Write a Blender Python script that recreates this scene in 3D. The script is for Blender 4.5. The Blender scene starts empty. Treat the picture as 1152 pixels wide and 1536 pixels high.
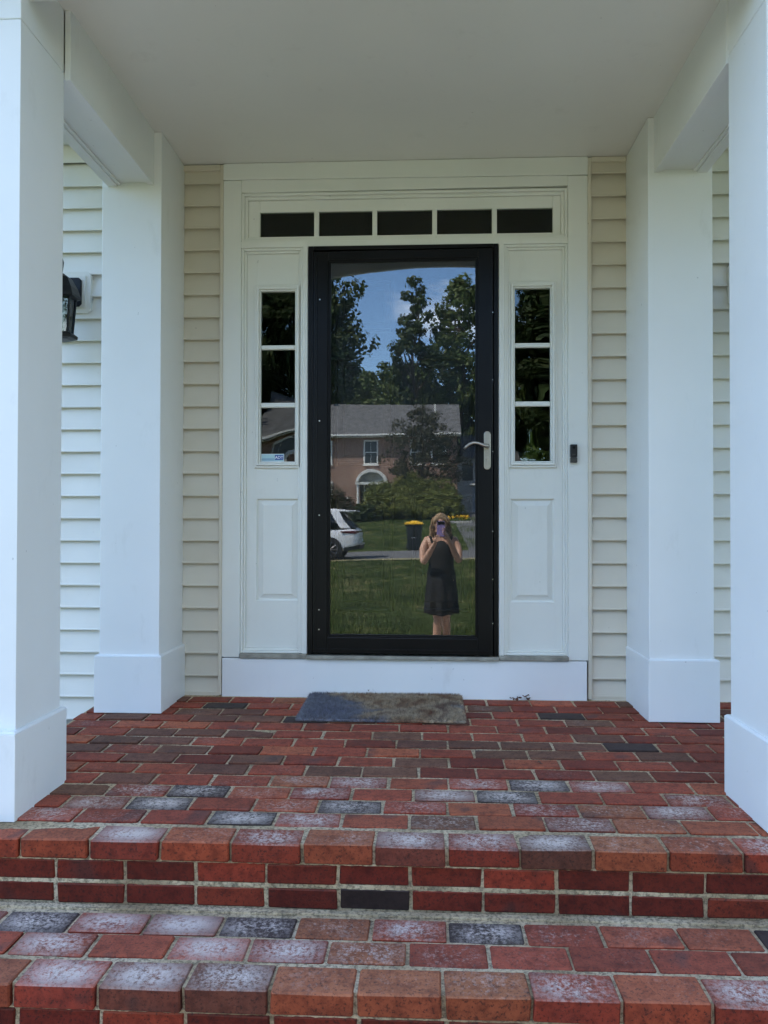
import bpy, bmesh, math, random
import numpy as np
from mathutils import Vector, Matrix
R = math.radians
rnd = random.Random(7)
sc = bpy.context.scene
col = sc.collection

# ------------------------------------------------------------------ camera
CAM = Vector((0.1039, -4.0539, 0.8853))
F = Vector((-0.04869852, 0.99873161, 0.01279195))
RT = Vector((0.99881288, 0.04868001, 0.00175424))
U = Vector((-0.0011293, -0.0128622, 0.99991664))
cd = bpy.data.cameras.new('camera'); cam = bpy.data.objects.new('camera', cd); col.objects.link(cam)
m = Matrix((RT, U, -F)).transposed().to_4x4(); m.translation = CAM
cam.matrix_world = m
cd.sensor_fit = 'VERTICAL'; cd.sensor_height = 36.0; cd.lens = 36.0 * 1197.27 / 1536.0
cd.clip_start = 0.02; cd.clip_end = 2000
sc.camera = cam

# ------------------------------------------------------------------ sky, sun, exposure
SUN_DIR = Vector((-0.50, 0.33, 0.80)).normalized()
elev = math.asin(SUN_DIR.z); az = math.atan2(SUN_DIR.x, SUN_DIR.y)
w = bpy.data.worlds.new('World'); sc.world = w; w.use_nodes = True
nt = w.node_tree; nt.nodes.clear()
N = nt.nodes.new; Lk = nt.links.new
out = N('ShaderNodeOutputWorld'); bg = N('ShaderNodeBackground'); sky = N('ShaderNodeTexSky')
sky.sky_type = 'NISHITA'; sky.sun_disc = False; sky.sun_elevation = elev; sky.sun_rotation = az
sky.air_density = 1.0; sky.dust_density = 0.3; sky.ozone_density = 1.5; sky.altitude = 1200
tc = N('ShaderNodeTexCoord'); mp = N('ShaderNodeMapping'); mp.inputs['Scale'].default_value = (1, 1, 2.6)
mp.inputs['Location'].default_value = (3.1, 2.2, 0.68)
ns = N('ShaderNodeTexNoise'); ns.inputs['Scale'].default_value = 2.4; ns.inputs['Detail'].default_value = 9; ns.inputs['Roughness'].default_value = 0.56
cr = N('ShaderNodeValToRGB'); cr.color_ramp.elements[0].position = 0.55; cr.color_ramp.elements[1].position = 0.70
mx = N('ShaderNodeMix'); mx.data_type = 'RGBA'
mx.inputs[7].default_value = (9.0, 9.3, 9.8, 1)
Lk(tc.outputs['Generated'], mp.inputs['Vector']); Lk(mp.outputs[0], ns.inputs['Vector']); Lk(ns.outputs['Fac'], cr.inputs['Fac'])
Lk(cr.outputs['Color'], mx.inputs[0]); hs = N('ShaderNodeHueSaturation'); hs.inputs['Saturation'].default_value = 1.12; Lk(sky.outputs[0], hs.inputs['Color']); Lk(hs.outputs[0], mx.inputs[6]); Lk(mx.outputs[2], bg.inputs['Color'])
bg.inputs['Strength'].default_value = 0.14
Lk(bg.outputs[0], out.inputs[0])
sl = bpy.data.lights.new('sun', 'SUN'); sl.energy = 3.4; sl.angle = R(0.5); sl.color = (1, 0.95, 0.87)
so = bpy.data.objects.new('sun', sl); col.objects.link(so)
so.rotation_mode = 'QUATERNION'; so.rotation_quaternion = SUN_DIR.to_track_quat('Z', 'Y')
vs = sc.view_settings; vs.view_transform = 'Standard'; vs.look = 'None'; vs.gamma = 1; vs.use_curve_mapping = False
vs.exposure = 2.4
sc.cycles.max_bounces = 10; sc.cycles.diffuse_bounces = 5; sc.cycles.transparent_max_bounces = 12; sc.cycles.glossy_bounces = 5

# ------------------------------------------------------------------ helpers
def tag(o, label=None, cat=None, group=None, kind=None):
    if label: o['label'] = label
    if cat: o['category'] = cat
    if group: o['group'] = group
    if kind: o['kind'] = kind
    return o

def empty(name, loc=(0, 0, 0), rz=0, label=None, cat=None, group=None):
    o = bpy.data.objects.new(name, None); col.objects.link(o); o.location = loc; o.rotation_euler = (0, 0, rz)
    o.empty_display_size = 0.1
    return tag(o, label, cat, group)

def link(name, me, mat=None, parent=None, smooth=False):
    o = bpy.data.objects.new(name, me); col.objects.link(o)
    if mat is not None:
        if isinstance(mat, (list, tuple)):
            for q in mat: me.materials.append(q)
        elif not me.materials: me.materials.append(mat)
    if parent is not None: o.parent = parent
    if smooth:
        me.polygons.foreach_set('use_smooth', [True] * len(me.polygons))
    return o

def BM(): return bmesh.new()

def box(bm, x0, x1, y0, y1, z0, z1, rot=None, mi=0):
    if x0 > x1: x0, x1 = x1, x0
    if y0 > y1: y0, y1 = y1, y0
    if z0 > z1: z0, z1 = z1, z0
    P = [(x0, y0, z0), (x1, y0, z0), (x1, y1, z0), (x0, y1, z0), (x0, y0, z1), (x1, y0, z1), (x1, y1, z1), (x0, y1, z1)]
    if rot is not None: P = [rot @ Vector(p) for p in P]
    v = [bm.verts.new(p) for p in P]
    for f in ((3, 2, 1, 0), (4, 5, 6, 7), (0, 1, 5, 4), (1, 2, 6, 5), (2, 3, 7, 6), (3, 0, 4, 7)):
        bm.faces.new([v[i] for i in f]).material_index = mi
    return v

def prism(bm, pts, y0, y1, axis='Y'):
    """outline pts (a,b) extruded along axis"""
    def P(a, b, c):
        return {'Y': (a, c, b), 'X': (c, a, b), 'Z': (a, b, c)}[axis]
    A = [bm.verts.new(P(a, b, y0)) for a, b in pts]; B = [bm.verts.new(P(a, b, y1)) for a, b in pts]
    n = len(pts)
    bm.faces.new(A); bm.faces.new(B[::-1])
    for i in range(n): bm.faces.new((A[i], B[i], B[(i + 1) % n], A[(i + 1) % n]))

def frame(bm, x0, x1, z0, z1, wd, y0, y1):
    """four mitred-looking bars around a rectangle, butted"""
    box(bm, x0, x0 + wd, y0, y1, z0, z1); box(bm, x1 - wd, x1, y0, y1, z0, z1)
    box(bm, x0 + wd, x1 - wd, y0, y1, z1 - wd, z1); box(bm, x0 + wd, x1 - wd, y0, y1, z0, z0 + wd)

def tube(bm, pts, rad, seg=8, cap=True):
    pts = [Vector(p) for p in pts]
    if not hasattr(rad, '__len__'): rad = [rad] * len(pts)
    rings = []; prev = None
    for i, p in enumerate(pts):
        d = (pts[min(i + 1, len(pts) - 1)] - pts[max(i - 1, 0)]).normalized()
        if prev is None:
            a = Vector((0, 0, 1)) if abs(d.z) < .9 else Vector((1, 0, 0))
            n = d.cross(a).normalized()
        else:
            n = (prev - d * prev.dot(d)).normalized()
        prev = n; b = d.cross(n)
        rings.append([bm.verts.new(p + (n * math.cos(t) + b * math.sin(t)) * rad[i]) for t in [2 * math.pi * k / seg for k in range(seg)]])
    for a, b in zip(rings, rings[1:]):
        for k in range(seg): bm.faces.new((a[k], a[(k + 1) % seg], b[(k + 1) % seg], b[k]))
    if cap: bm.faces.new(rings[0][::-1]); bm.faces.new(rings[-1])
    return rings

def loft(bm, rings, cap=True):
    V = [[bm.verts.new(p) for p in r] for r in rings]; n = len(V[0])
    for a, b in zip(V, V[1:]):
        for k in range(n): bm.faces.new((a[k], a[(k + 1) % n], b[(k + 1) % n], b[k]))
    if cap: bm.faces.new(V[0][::-1]); bm.faces.new(V[-1])
    return V

def mk(name, bm, mat, parent=None, bevel=0, smooth=False, seg=2):
    bmesh.ops.recalc_face_normals(bm, faces=bm.faces)
    me = bpy.data.meshes.new(name); bm.to_mesh(me); bm.free()
    o = link(name, me, mat, parent, smooth)
    if bevel:
        b = o.modifiers.new('bevel', 'BEVEL'); b.width = bevel; b.segments = seg; b.limit_method = 'ANGLE'; b.angle_limit = R(40)
    return o

def rawmesh(name, verts, faces):
    """verts Nx3, faces list of equal size arrays"""
    verts = np.asarray(verts, np.float32); faces = np.asarray(faces, np.int32)
    me = bpy.data.meshes.new(name); me.vertices.add(len(verts)); me.vertices.foreach_set('co', verts.ravel())
    k = faces.shape[1]; me.loops.add(faces.size); me.loops.foreach_set('vertex_index', faces.ravel())
    me.polygons.add(len(faces)); me.polygons.foreach_set('loop_start', np.arange(0, faces.size, k, dtype=np.int32))
    me.polygons.foreach_set('loop_total', np.full(len(faces), k, np.int32))
    me.update(calc_edges=True); me.validate()
    return me

def copy_tree(o, parent=None, loc=None, rz=None, label=None, scale=None):
    c = o.copy(); col.objects.link(c); c.parent = parent
    if loc is not None: c.location = loc
    if rz is not None: c.rotation_euler = (0, 0, rz)
    if scale is not None: c.scale = scale
    if label: c['label'] = label
    for ch in o.children: copy_tree(ch, c)
    return c

# ------------------------------------------------------------------ materials
class MT:
    def __init__(s, name, rough=.5, color=(.5, .5, .5), metal=0, spec=.5):
        s.m = bpy.data.materials.new(name); s.m.use_nodes = True; s.t = s.m.node_tree
        s.b = s.t.nodes['Principled BSDF']; s.b.inputs['Roughness'].default_value = rough
        s.b.inputs['Base Color'].default_value = (*color, 1); s.b.inputs['Metallic'].default_value = metal
        s.b.inputs['Specular IOR Level'].default_value = spec
    def n(s, t, **k):
        q = s.t.nodes.new(t)
        for a, v in k.items(): setattr(q, a, v)
        return q
    def l(s, a, b): s.t.links.new(a, b)
    def coord(s, kind='Object', scale=(1, 1, 1), rand=False):
        tcn = s.n('ShaderNodeTexCoord'); v = tcn.outputs[kind]
        if rand:
            oi = s.n('ShaderNodeObjectInfo'); ad = s.n('ShaderNodeVectorMath', operation='ADD'); mu = s.n('ShaderNodeMath', operation='MULTIPLY')
            mu.inputs[1].default_value = 37.0; s.l(oi.outputs['Random'], mu.inputs[0]); s.l(v, ad.inputs[0]); s.l(mu.outputs[0], ad.inputs[1]); v = ad.outputs[0]
        if scale != (1, 1, 1):
            mpn = s.n('ShaderNodeMapping'); mpn.inputs['Scale'].default_value = scale; s.l(v, mpn.inputs['Vector']); v = mpn.outputs[0]
        return v
    def noise(s, v, scale, detail=4, rough=.55, dist=0):
        q = s.n('ShaderNodeTexNoise'); q.inputs['Scale'].default_value = scale; q.inputs['Detail'].default_value = detail
        q.inputs['Roughness'].default_value = rough; q.inputs['Distortion'].default_value = dist; s.l(v, q.inputs['Vector']); return q.outputs['Fac']
    def ramp(s, f, stops):
        q = s.n('ShaderNodeValToRGB'); e = q.color_ramp.elements
        while len(e) < len(stops): e.new(.5)
        for i, (p, c) in enumerate(stops):
            e[i].position = p; e[i].color = (*c, 1) if hasattr(c, '__len__') else (c, c, c, 1)
        s.l(f, q.inputs['Fac']); return q.outputs['Color']
    def mix(s, f, a, b, mode='MIX'):
        q = s.n('ShaderNodeMix', data_type='RGBA', blend_type=mode)
        for sock, v in ((q.inputs[0], f), (q.inputs[6], a), (q.inputs[7], b)):
            if hasattr(v, 'is_output'): s.l(v, sock)
            elif hasattr(v, '__len__'): sock.default_value = (*v, 1)
            else: sock.default_value = v
        return q.outputs[2]
    def math(s, op, a, b=None):
        q = s.n('ShaderNodeMath', operation=op)
        for i, v in enumerate((a, b)):
            if v is None: continue
            if hasattr(v, 'is_output'): s.l(v, q.inputs[i])
            else: q.inputs[i].default_value = v
        return q.outputs[0]
    def col(s, c): s.l(c, s.b.inputs['Base Color'])
    def bump(s, h, strength=.3, dist=.002):
        q = s.n('ShaderNodeBump'); q.inputs['Strength'].default_value = strength; q.inputs['Distance'].default_value = dist
        s.l(h, q.inputs['Height']); s.l(q.outputs[0], s.b.inputs['Normal'])

def simple(name, color, rough=.5, metal=0, vary=.12, scale=8, bump=0, bscale=60, spec=.5):
    t = MT(name, rough, color, metal, spec); v = t.coord('Object')
    nz = t.noise(v, scale, 5)
    lo = tuple(c * (1 - vary) for c in color); hi = tuple(min(1, c * (1 + vary)) for c in color)
    t.col(t.ramp(nz, [(.3, lo), (.7, hi)]))
    if bump: t.bump(t.noise(v, bscale, 5), bump, .002)
    return t.m

def paint(name, color, rough=.42, dirt=.06, brush=.12):
    t = MT(name, rough, color); v = t.coord('Object')
    a = t.noise(v, 1.7, 4); b = t.noise(v, 140, 3, .6); sp = t.noise(v, 38, 2, .5)
    c = t.ramp(a, [(.3, tuple(x * (1 - dirt) for x in color)), (.7, color)])
    c2 = t.mix(t.ramp(sp, [(.765, 0), (.79, .55)]), c, tuple(x * .45 for x in color))
    sc_ = t.noise(t.coord('Object', (1, 1, .35)), 7, 6, .7); c2 = t.mix(t.ramp(sc_, [(.60, 0), (.75, .22)]), c2, tuple(x * .62 for x in (color[0], color[1] * .96, color[2] * .88)))
    t.col(c2)
    st = t.noise(t.coord('Object', (3, 3, 60)), 6, 3)
    t.bump(t.math('ADD', b, t.math('MULTIPLY', st, .4)), brush, .0015)
    return t.m

M = {}
M['white'] = paint('white_paint', (.80, .80, .785))
M['trim'] = paint('trim_paint', (.79, .785, .72), .38, .08)
M['ceil'] = paint('ceiling_paint', (.74, .715, .66), .36, .05, .25)
M['sill'] = simple('weathered_sill', (.27, .25, .20), .7, 0, .3, 20, .4)

def siding_mat(name='pale_cream_vinyl', lo=(.71, .68, .60), hi=(.79, .76, .68)):
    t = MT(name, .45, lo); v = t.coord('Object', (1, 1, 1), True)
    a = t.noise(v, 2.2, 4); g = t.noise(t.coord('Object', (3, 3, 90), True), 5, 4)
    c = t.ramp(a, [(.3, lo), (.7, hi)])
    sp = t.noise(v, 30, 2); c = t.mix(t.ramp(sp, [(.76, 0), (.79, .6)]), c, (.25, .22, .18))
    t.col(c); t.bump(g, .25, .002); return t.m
M['siding'] = siding_mat(); M['siding_tan'] = siding_mat('darker_tan_vinyl', (.61, .545, .425), (.68, .62, .50))  # pale cream vinyl, plus a darker tan version for boards beside the casing

def brick_mat(name, weather=True):
    t = MT(name, .88, (.3, .1, .07), 0, .25)
    v = t.coord('Object', (1, 1, 1), True)
    oi = t.n('ShaderNodeObjectInfo')
    big = t.noise(v, 9, 4); fine = t.noise(v, 130, 5, .7); mid = t.noise(v, 34, 5, .65)
    base = oi.outputs['Color']
    c = t.mix(t.ramp(big, [(.35, 0), (.7, .6)]), base, t.mix(1.0, base, (.62, .55, .55), 'MULTIPLY'))
    c = t.mix(t.ramp(mid, [(.35, .8), (.55, 0)]), c, t.mix(1.0, c, (.5, .45, .45), 'MULTIPLY'))
    # dark fire-flash patches at ends
    fl = t.noise(v, 6.0, 2); c = t.mix(t.ramp(fl, [(.62, 0), (.70, .55)]), c, (.07, .05, .045))
    # pits
    pit = t.ramp(fine, [(.36, 1), (.47, 0)])
    c = t.mix(t.math('MULTIPLY', pit, .75), c, (.03, .018, .015))
    # efflorescence: a pale crust left on upward faces, amount per brick
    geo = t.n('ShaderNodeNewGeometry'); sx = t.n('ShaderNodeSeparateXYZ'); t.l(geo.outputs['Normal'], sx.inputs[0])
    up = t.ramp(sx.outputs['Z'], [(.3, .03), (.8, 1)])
    fr = t.noise(v, 85, 7, .8, .15); fb = t.noise(v, 11, 3)
    al = oi.outputs['Alpha']
    amt = t.math('ADD', t.math('MULTIPLY', fr, 1.9), t.math('MULTIPLY', fb, .45))
    wn_ = t.n('ShaderNodeNewGeometry'); amt = t.math('ADD', amt, t.math('MULTIPLY', t.noise(wn_.outputs['Position'], 3.2, 5, .6), .7)); amt = t.math('SUBTRACT', amt, .22)
    thr = t.math('ADD', amt, t.math('MULTIPLY', al, .40))
    mask = t.ramp(thr, [(1.0, 0), (1.0, 0)])
    q = t.n('ShaderNodeMapRange'); q.inputs['From Min'].default_value = 1.40; q.inputs['From Max'].default_value = 1.72
    t.l(thr, q.inputs['Value'])
    mk_ = t.math('MULTIPLY', t.math('MULTIPLY', q.outputs[0], up), t.math('MINIMUM', t.math('MULTIPLY', al, 2.5), .92))
    # edges of a brick stay worn clean
    tcn = t.n('ShaderNodeTexCoord'); sg = t.n('ShaderNodeSeparateXYZ'); t.l(tcn.outputs['Object'], sg.inputs[0])
    ex = t.ramp(t.math('ABSOLUTE', sg.outputs['X']), [(.035, 1), (.102, .25)]); ey = t.ramp(t.math('ABSOLUTE', sg.outputs['Y']), [(.012, 1), (.054, .35)])
    mk_ = t.math('MULTIPLY', t.math('MULTIPLY', mk_, ex), ey)
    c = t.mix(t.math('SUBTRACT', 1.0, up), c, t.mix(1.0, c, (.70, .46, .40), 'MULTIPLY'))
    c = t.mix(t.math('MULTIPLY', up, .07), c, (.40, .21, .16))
    c = t.mix(mk_, c, (.66, .54, .46))
    t.col(c)
    t.bump(t.math('ADD', fine, t.math('MULTIPLY', mid, .8)), .75, .0035)
    return t.m
M['brick'] = brick_mat('weathered_clay_brick')

def mortar_mat():
    t = MT('lime_mortar', .95, (.42, .38, .30), 0, .1); v = t.coord('Object')
    a = t.noise(v, 3.5, 5); b = t.noise(v, 90, 6, .7)
    c = t.ramp(a, [(.35, (.34, .245, .14)), (.5, (.54, .41, .25)), (.65, (.64, .51, .34))])
    c = t.mix(t.ramp(b, [(.40, .75), (.54, 0)]), c, (.12, .095, .06)); c = t.mix(t.ramp(t.noise(v, 17, 4), [(.58, 0), (.70, .5)]), c, (.13, .11, .08)); t.col(c)
    t.bump(b, .9, .006); return t.m
M['mortar'] = mortar_mat()

def glass_mat(name, refl, tint=(.9, .93, .92), wav=.0):
    m_ = bpy.data.materials.new(name); m_.use_nodes = True; t = m_.node_tree; t.nodes.clear()
    o = t.nodes.new('ShaderNodeOutputMaterial'); mixn = t.nodes.new('ShaderNodeMixShader'); tr = t.nodes.new('ShaderNodeBsdfTransparent'); gl = t.nodes.new('ShaderNodeBsdfGlossy')
    gl.inputs['Roughness'].default_value = 0.0; tr.inputs['Color'].default_value = (*tint, 1); gl.inputs['Color'].default_value = (1, 1, 1, 1)
    lw = t.nodes.new('ShaderNodeFresnel'); lw.inputs['IOR'].default_value = 1.5
    ad = t.nodes.new('ShaderNodeMath'); ad.operation = 'ADD'; ad.inputs[1].default_value = refl - .04; ad.use_clamp = True
    t.links.new(lw.outputs[0], ad.inputs[0]); t.links.new(ad.outputs[0], mixn.inputs[0]); t.links.new(tr.outputs[0], mixn.inputs[1]); t.links.new(gl.outputs[0], mixn.inputs[2]); t.links.new(mixn.outputs[0], o.inputs[0])
    if wav:
        tcn = t.nodes.new('ShaderNodeTexCoord'); nn = t.nodes.new('ShaderNodeTexNoise'); nn.inputs['Scale'].default_value = 2.2; nn.inputs['Detail'].default_value = 1
        bp = t.nodes.new('ShaderNodeBump'); bp.inputs['Strength'].default_value = 1; bp.inputs['Distance'].default_value = wav
        t.links.new(tcn.outputs['Object'], nn.inputs['Vector']); t.links.new(nn.outputs['Fac'], bp.inputs['Height']); t.links.new(bp.outputs[0], gl.inputs['Normal'])
    return m_
M['door_glass'] = glass_mat('storm_door_glass', .075, (.93, .95, .95), .0004)
M['side_glass'] = glass_mat('old_window_glass', .045, (.8, .83, .8), .006)
M['transom_glass'] = glass_mat('transom_window_glass', .02, (.8, .83, .8), .003)
M['black_metal'] = simple('black_enamel', (.004, .004, .0045), .33, 0, .25, 5, .05, 200, .2)
M['lamp_black'] = simple('lantern_black_iron', (.005, .005, .006), .4, 0, .3, 20, .2, 90, .3)
M['entry_paint'] = simple('dark_door_paint', (.008, .0085, .010), .4, 0, .15, 6, spec=.3)
M['nickel'] = simple('satin_nickel', (.43, .395, .34), .3, 1, .08, 30)
M['brass'] = simple('brass', (.75, .6, .25), .25, 1, .08, 30)
M['screw'] = simple('screw_steel', (.7, .7, .7), .3, 1, .05)
M['dark_plastic'] = simple('dark_plastic', (.006, .006, .007), .35)
M['smoke_plastic'] = simple('grey_button_plastic', (.045, .043, .038), .3)
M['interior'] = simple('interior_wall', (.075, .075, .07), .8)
M['lampglass'] = glass_mat('lantern_glass', .04, (.62, .66, .64), .004)
M['soil'] = simple('mulch_soil', (.05, .035, .025), .95, 0, .5, 12, .8, 40)
M['sheath'] = simple('sheathing', (.3, .28, .24), .8)
M['roof'] = simple('asphalt_shingle_grey', (.105, .105, .105), .95, 0, .4, 3, .5, 40)
M['concrete'] = simple('concrete', (.36, .345, .31), .92, 0, .18, 2.5, .5, 70)
M['asphalt'] = simple('asphalt', (.115, .115, .115), .92, 0, .15, 1.5, .4, 90)

# ------------------------------------------------------------------ yard frame (seen in the door glass)
PHI = 0.0226
nrm = Vector((math.sin(PHI), math.cos(PHI), 0)); tvec = Vector((math.cos(PHI), -math.sin(PHI), 0))
def sstep(a, b, x):
    t = min(1, max(0, (x - a) / (b - a))); return t * t * (3 - 2 * t)
GZ = -0.62
def ground(a, e):
    if e < 0: z = GZ
    elif e < 17.9: z = GZ + .0182 * e
    elif e < 24: z = -.294 + (e - 17.9) * .006
    elif e < 44: z = -.257 + (e - 24) * .085
    elif e < 60: z = 1.443 + (e - 44) * .02
    else: z = 1.76
    return z + .024 * max(-14, min(14, a)) * sstep(3, 15, e)
def yard(a, e, z=None):
    p = CAM + tvec * a - nrm * e
    return Vector((p.x, p.y, ground(a, e) if z is None else z))
YR = -PHI      # rotation of yard things about z

# ground sheet
def build_ground():
    A = [-400, -200, -100, -60, -40, -30, -22] + [x for x in range(-16, 17, 2)] + [22, 30, 40, 60, 100, 200, 400]
    E_ = [-300, -100, -40, -20, -12, -8, -6, -4, -3, -2, -1, 0, 2, 4, 6, 8, 10, 12, 14, 16, 17.2, 17.9, 20, 22, 24, 24.6, 26, 28, 30, 32, 34, 36, 38, 40, 42, 44, 48, 52, 56, 60, 70, 90, 120, 200, 400]
    vs_ = []; fs = []
    for e in E_:
        for a in A:
            p = yard(a, e); vs_.append((p.x, p.y, p.z))
    n = len(A)
    for i in range(len(E_) - 1):
        for j in range(n - 1):
            k = i * n + j; fs.append((k, k + n, k + n + 1, k + 1))
    t = MT('lawn_turf', .95, (.06, .1, .03), 0, .1); v = t.coord('Object')
    a_ = t.noise(v, .35, 5); b_ = t.noise(v, 3.2, 5, .65); c_ = t.noise(v, 40, 4, .7)
    c = t.ramp(a_, [(.3, (.035, .055, .014)), (.5, (.062, .085, .022)), (.7, (.11, .12, .04))])
    c = t.mix(t.ramp(b_, [(.55, 0), (.7, .55)]), c, (.17, .15, .07)); c = t.mix(t.ramp(c_, [(.3, .7), (.55, 0)]), c, (.02, .035, .012)); t.col(c)
    t.bump(c_, 1, .03)
    o = link('lawn_ground', rawmesh('lawn_ground', vs_, fs), t.m); tag(o, kind='structure')
    o.data.polygons.foreach_set('use_smooth', [True] * len(o.data.polygons))
    return o
build_ground()

def strip(name, e0, e1, mat, dz=.004, a0=-120, a1=120, kind='structure', wob=0):
    vs_ = []; fs = []; aa = list(range(int(a0), int(a1) + 1, 2)); ee = [e0 + (e1 - e0) * k / 4 for k in range(5)]
    r = random.Random(3)
    for i, e in enumerate(ee):
        for a in aa:
            ew = e + (r.uniform(-wob, wob) if i in (0, 4) else 0)
            p = yard(a, ew); vs_.append((p.x, p.y, p.z + dz))
    n = len(aa)
    for i in range(4):
        for j in range(n - 1):
            k = i * n + j; fs.append((k, k + n, k + n + 1, k + 1))
    o = link(name, rawmesh(name, vs_, fs), mat); tag(o, kind=kind); return o
strip('street', 17.9, 24.0, M['asphalt'], .02)
M['dry'] = simple('dry_verge_grass', (.24, .21, .11), .95, 0, .4, 5, .8, 30)
strip('dry_grass_verge', 17.1, 17.9, M['dry'], .025, wob=.15)
# own front walk, under the photographer
bm = BM(); box(bm, -1.9, 2.2, -4.9, -3.12, GZ - .05, GZ + .02)
wk = mk('front_walk', bm, M['concrete'], bevel=.01); tag(wk, kind='structure')
# planting beds either side of porch
for sx, nm in ((-1, 0), (1, 0)):
    bm = BM(); x0, x1 = (-4.5, -1.53) if sx < 0 else (1.83, 4.8)
    g = 10; V = {}
    for i in range(g * 2 + 1):
        for j in range(g + 1):
            x = x0 + (x1 - x0) * i / (2 * g); y = .0 - 1.6 * j / g
            z = GZ + .06 + rnd.uniform(0, .05) if 0 < j < g and 0 < i < 2 * g else GZ + .01
            V[i, j] = bm.verts.new((x, y, z))
    for i in range(2 * g):
        for j in range(g): bm.faces.new((V[i, j], V[i, j + 1], V[i + 1, j + 1], V[i + 1, j]))
    tag(mk('mulch_bed', bm, M['soil'], smooth=True), kind='structure')

# ------------------------------------------------------------------ own house: wall, siding
wall = empty('house_facade', (0, 0, 0), 0, 'own house front wall clad in cream clapboards around the porch door', 'house wall')
bm = BM()
YS = .035
box(bm, -7, -.93, YS, YS + .15, -.6, 5.6); box(bm, .94, 7, YS, YS + .15, -.6, 5.6); box(bm, -.93, .94, YS, YS + .15, 2.80, 5.6)
box(bm, -.93, .94, YS + .03, YS + .15, -.6, -.02)
mk('sheathing', bm, M['sheath'], wall)
bm = BM(); box(bm, -7, 7, YS - .02, YS + .16, -.75, -.135); mk('foundation', bm, M['concrete'], wall)
# clapboard with real profile (butt 14 mm proud), unit length scaled per board
def clap_mesh(length, mt_='siding', H=.1155):
    b = BM(); prf = [(YS - .001, .020), (YS - .012, .014), (YS - .0285, -.006), (YS - .0295, -.009), (YS - .0315, -.008), (YS - .0315, -.003), (YS - .029, .003), (YS - .004, H + .004), (YS - .001, H + .004)]
    prism(b, prf, 0, length, 'X')
    bmesh.ops.recalc_face_normals(b, faces=b.faces); me = bpy.data.meshes.new('clapboard'); b.to_mesh(me); b.free(); me.materials.append(M[mt_]); return me
cl_full = clap_mesh(14)
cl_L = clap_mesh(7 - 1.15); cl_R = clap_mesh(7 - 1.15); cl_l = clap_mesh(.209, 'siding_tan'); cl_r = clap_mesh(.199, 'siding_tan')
nz = 47; Z0 = -.0135
for i in range(-1, nz):
    z = Z0 + i * .11545
    if z < 2.70:
        zr = z + (.008 if z > 0 else 0) * min(1, z / 1.0) 
        a = link('clapboard', cl_L, None, wall); a.location = (-7, 0, z)
        b_ = link('clapboard', cl_R, None, wall); b_.location = (1.15, 0, z + .006 + .0035 * i / 24 * 3)
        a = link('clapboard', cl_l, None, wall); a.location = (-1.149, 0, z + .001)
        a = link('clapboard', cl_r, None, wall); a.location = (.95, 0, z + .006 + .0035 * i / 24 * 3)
    else:
        a = link('clapboard', cl_full, None, wall); a.location = (-7, 0, z + .01)
bm = BM()
for s, x0, x1 in ((-1, -.943, -.926), (1, .933, .951)):
    box(bm, x0, x1, -.004, YS, .0, 2.728)
box(bm, -1.135, -.945, -.002, YS, 2.702, 2.730); box(bm, .952, 1.125, -.002, YS, 2.708, 2.732)
box(bm, -1.135, -.945, .006, YS, .0, .016); box(bm, .952, 1.125, .006, YS, .0, .016)
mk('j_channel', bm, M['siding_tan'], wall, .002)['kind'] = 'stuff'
# eave, soffit and roof of own house
bm = BM(); box(bm, -7.3, 7.3, -.45, YS, 5.38, 5.42); box(bm, -7.3, 7.3, -.48, -.45, 5.36, 5.56); mk('eave', bm, M['white'], wall, .004)
bm = BM(); prism(bm, [(-.5, 5.57), (4.6, 8.6), (9.6, 5.57), (9.5, 5.45), (4.6, 8.45), (-.48, 5.45)], -7.4, 7.4, 'X'); mk('roof', bm, M['roof'], wall)
bm = BM()
box(bm, -7, -6.85, YS + .151, 9.2, -.6, 5.6); box(bm, 6.85, 7, YS + .151, 9.2, -.6, 5.6); box(bm, -6.85, 6.85, 9.05, 9.2, -.6, 5.6)
prism(bm, [(.2, 5.6), (4.6, 8.3), (9.0, 5.6)], -7, -6.9, 'X'); prism(bm, [(.2, 5.6), (4.6, 8.3), (9.0, 5.6)], 6.9, 7, 'X')
mk('side_wall', bm, M['siding'], wall)
# interior hall seen dimly through the panes
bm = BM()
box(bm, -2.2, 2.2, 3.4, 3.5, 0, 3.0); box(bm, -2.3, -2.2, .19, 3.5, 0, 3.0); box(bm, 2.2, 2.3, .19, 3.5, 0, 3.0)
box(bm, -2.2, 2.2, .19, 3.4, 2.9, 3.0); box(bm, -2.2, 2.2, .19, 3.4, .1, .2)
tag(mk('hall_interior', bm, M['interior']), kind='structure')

# ------------------------------------------------------------------ door surround
sur = empty('door_surround', (0, 0, 0), 0, 'white painted surround with transom and sidelights framing the black storm door', 'door frame')
bm = BM(); box(bm, -.926, -.832, 0, .05, .193, 2.587 + .06); box(bm, .834, .933, 0, .05, .193, 2.587 + .052)
mk('casing', bm, M['trim'], sur, .003)
bm = BM(); prism(bm, [(-.926, 2.649), (.933, 2.641), (.933, 2.733), (-.926, 2.733)], -.006, .05); mk('header_board', bm, M['trim'], sur, .003)
bm = BM(); prism(bm, [(-.832, 2.583), (.834, 2.590), (.834, 2.6405), (-.832, 2.648)], .002, .05); mk('header_fillet', bm, M['trim'], sur, .002)
bm = BM(); box(bm, -.922, .925, -.008, .05, -.012, .189); mk('kick_board', bm, M['white'], sur, .003)
bm = BM(); box(bm, -.832, -.486, -.02, .09, .191, .214); box(bm, .486, .834, -.02, .09, .191, .214); box(bm, -.486, .486, -.028, .06, .190, .2095)
mk('sill', bm, M['sill'], sur, .004)
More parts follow.
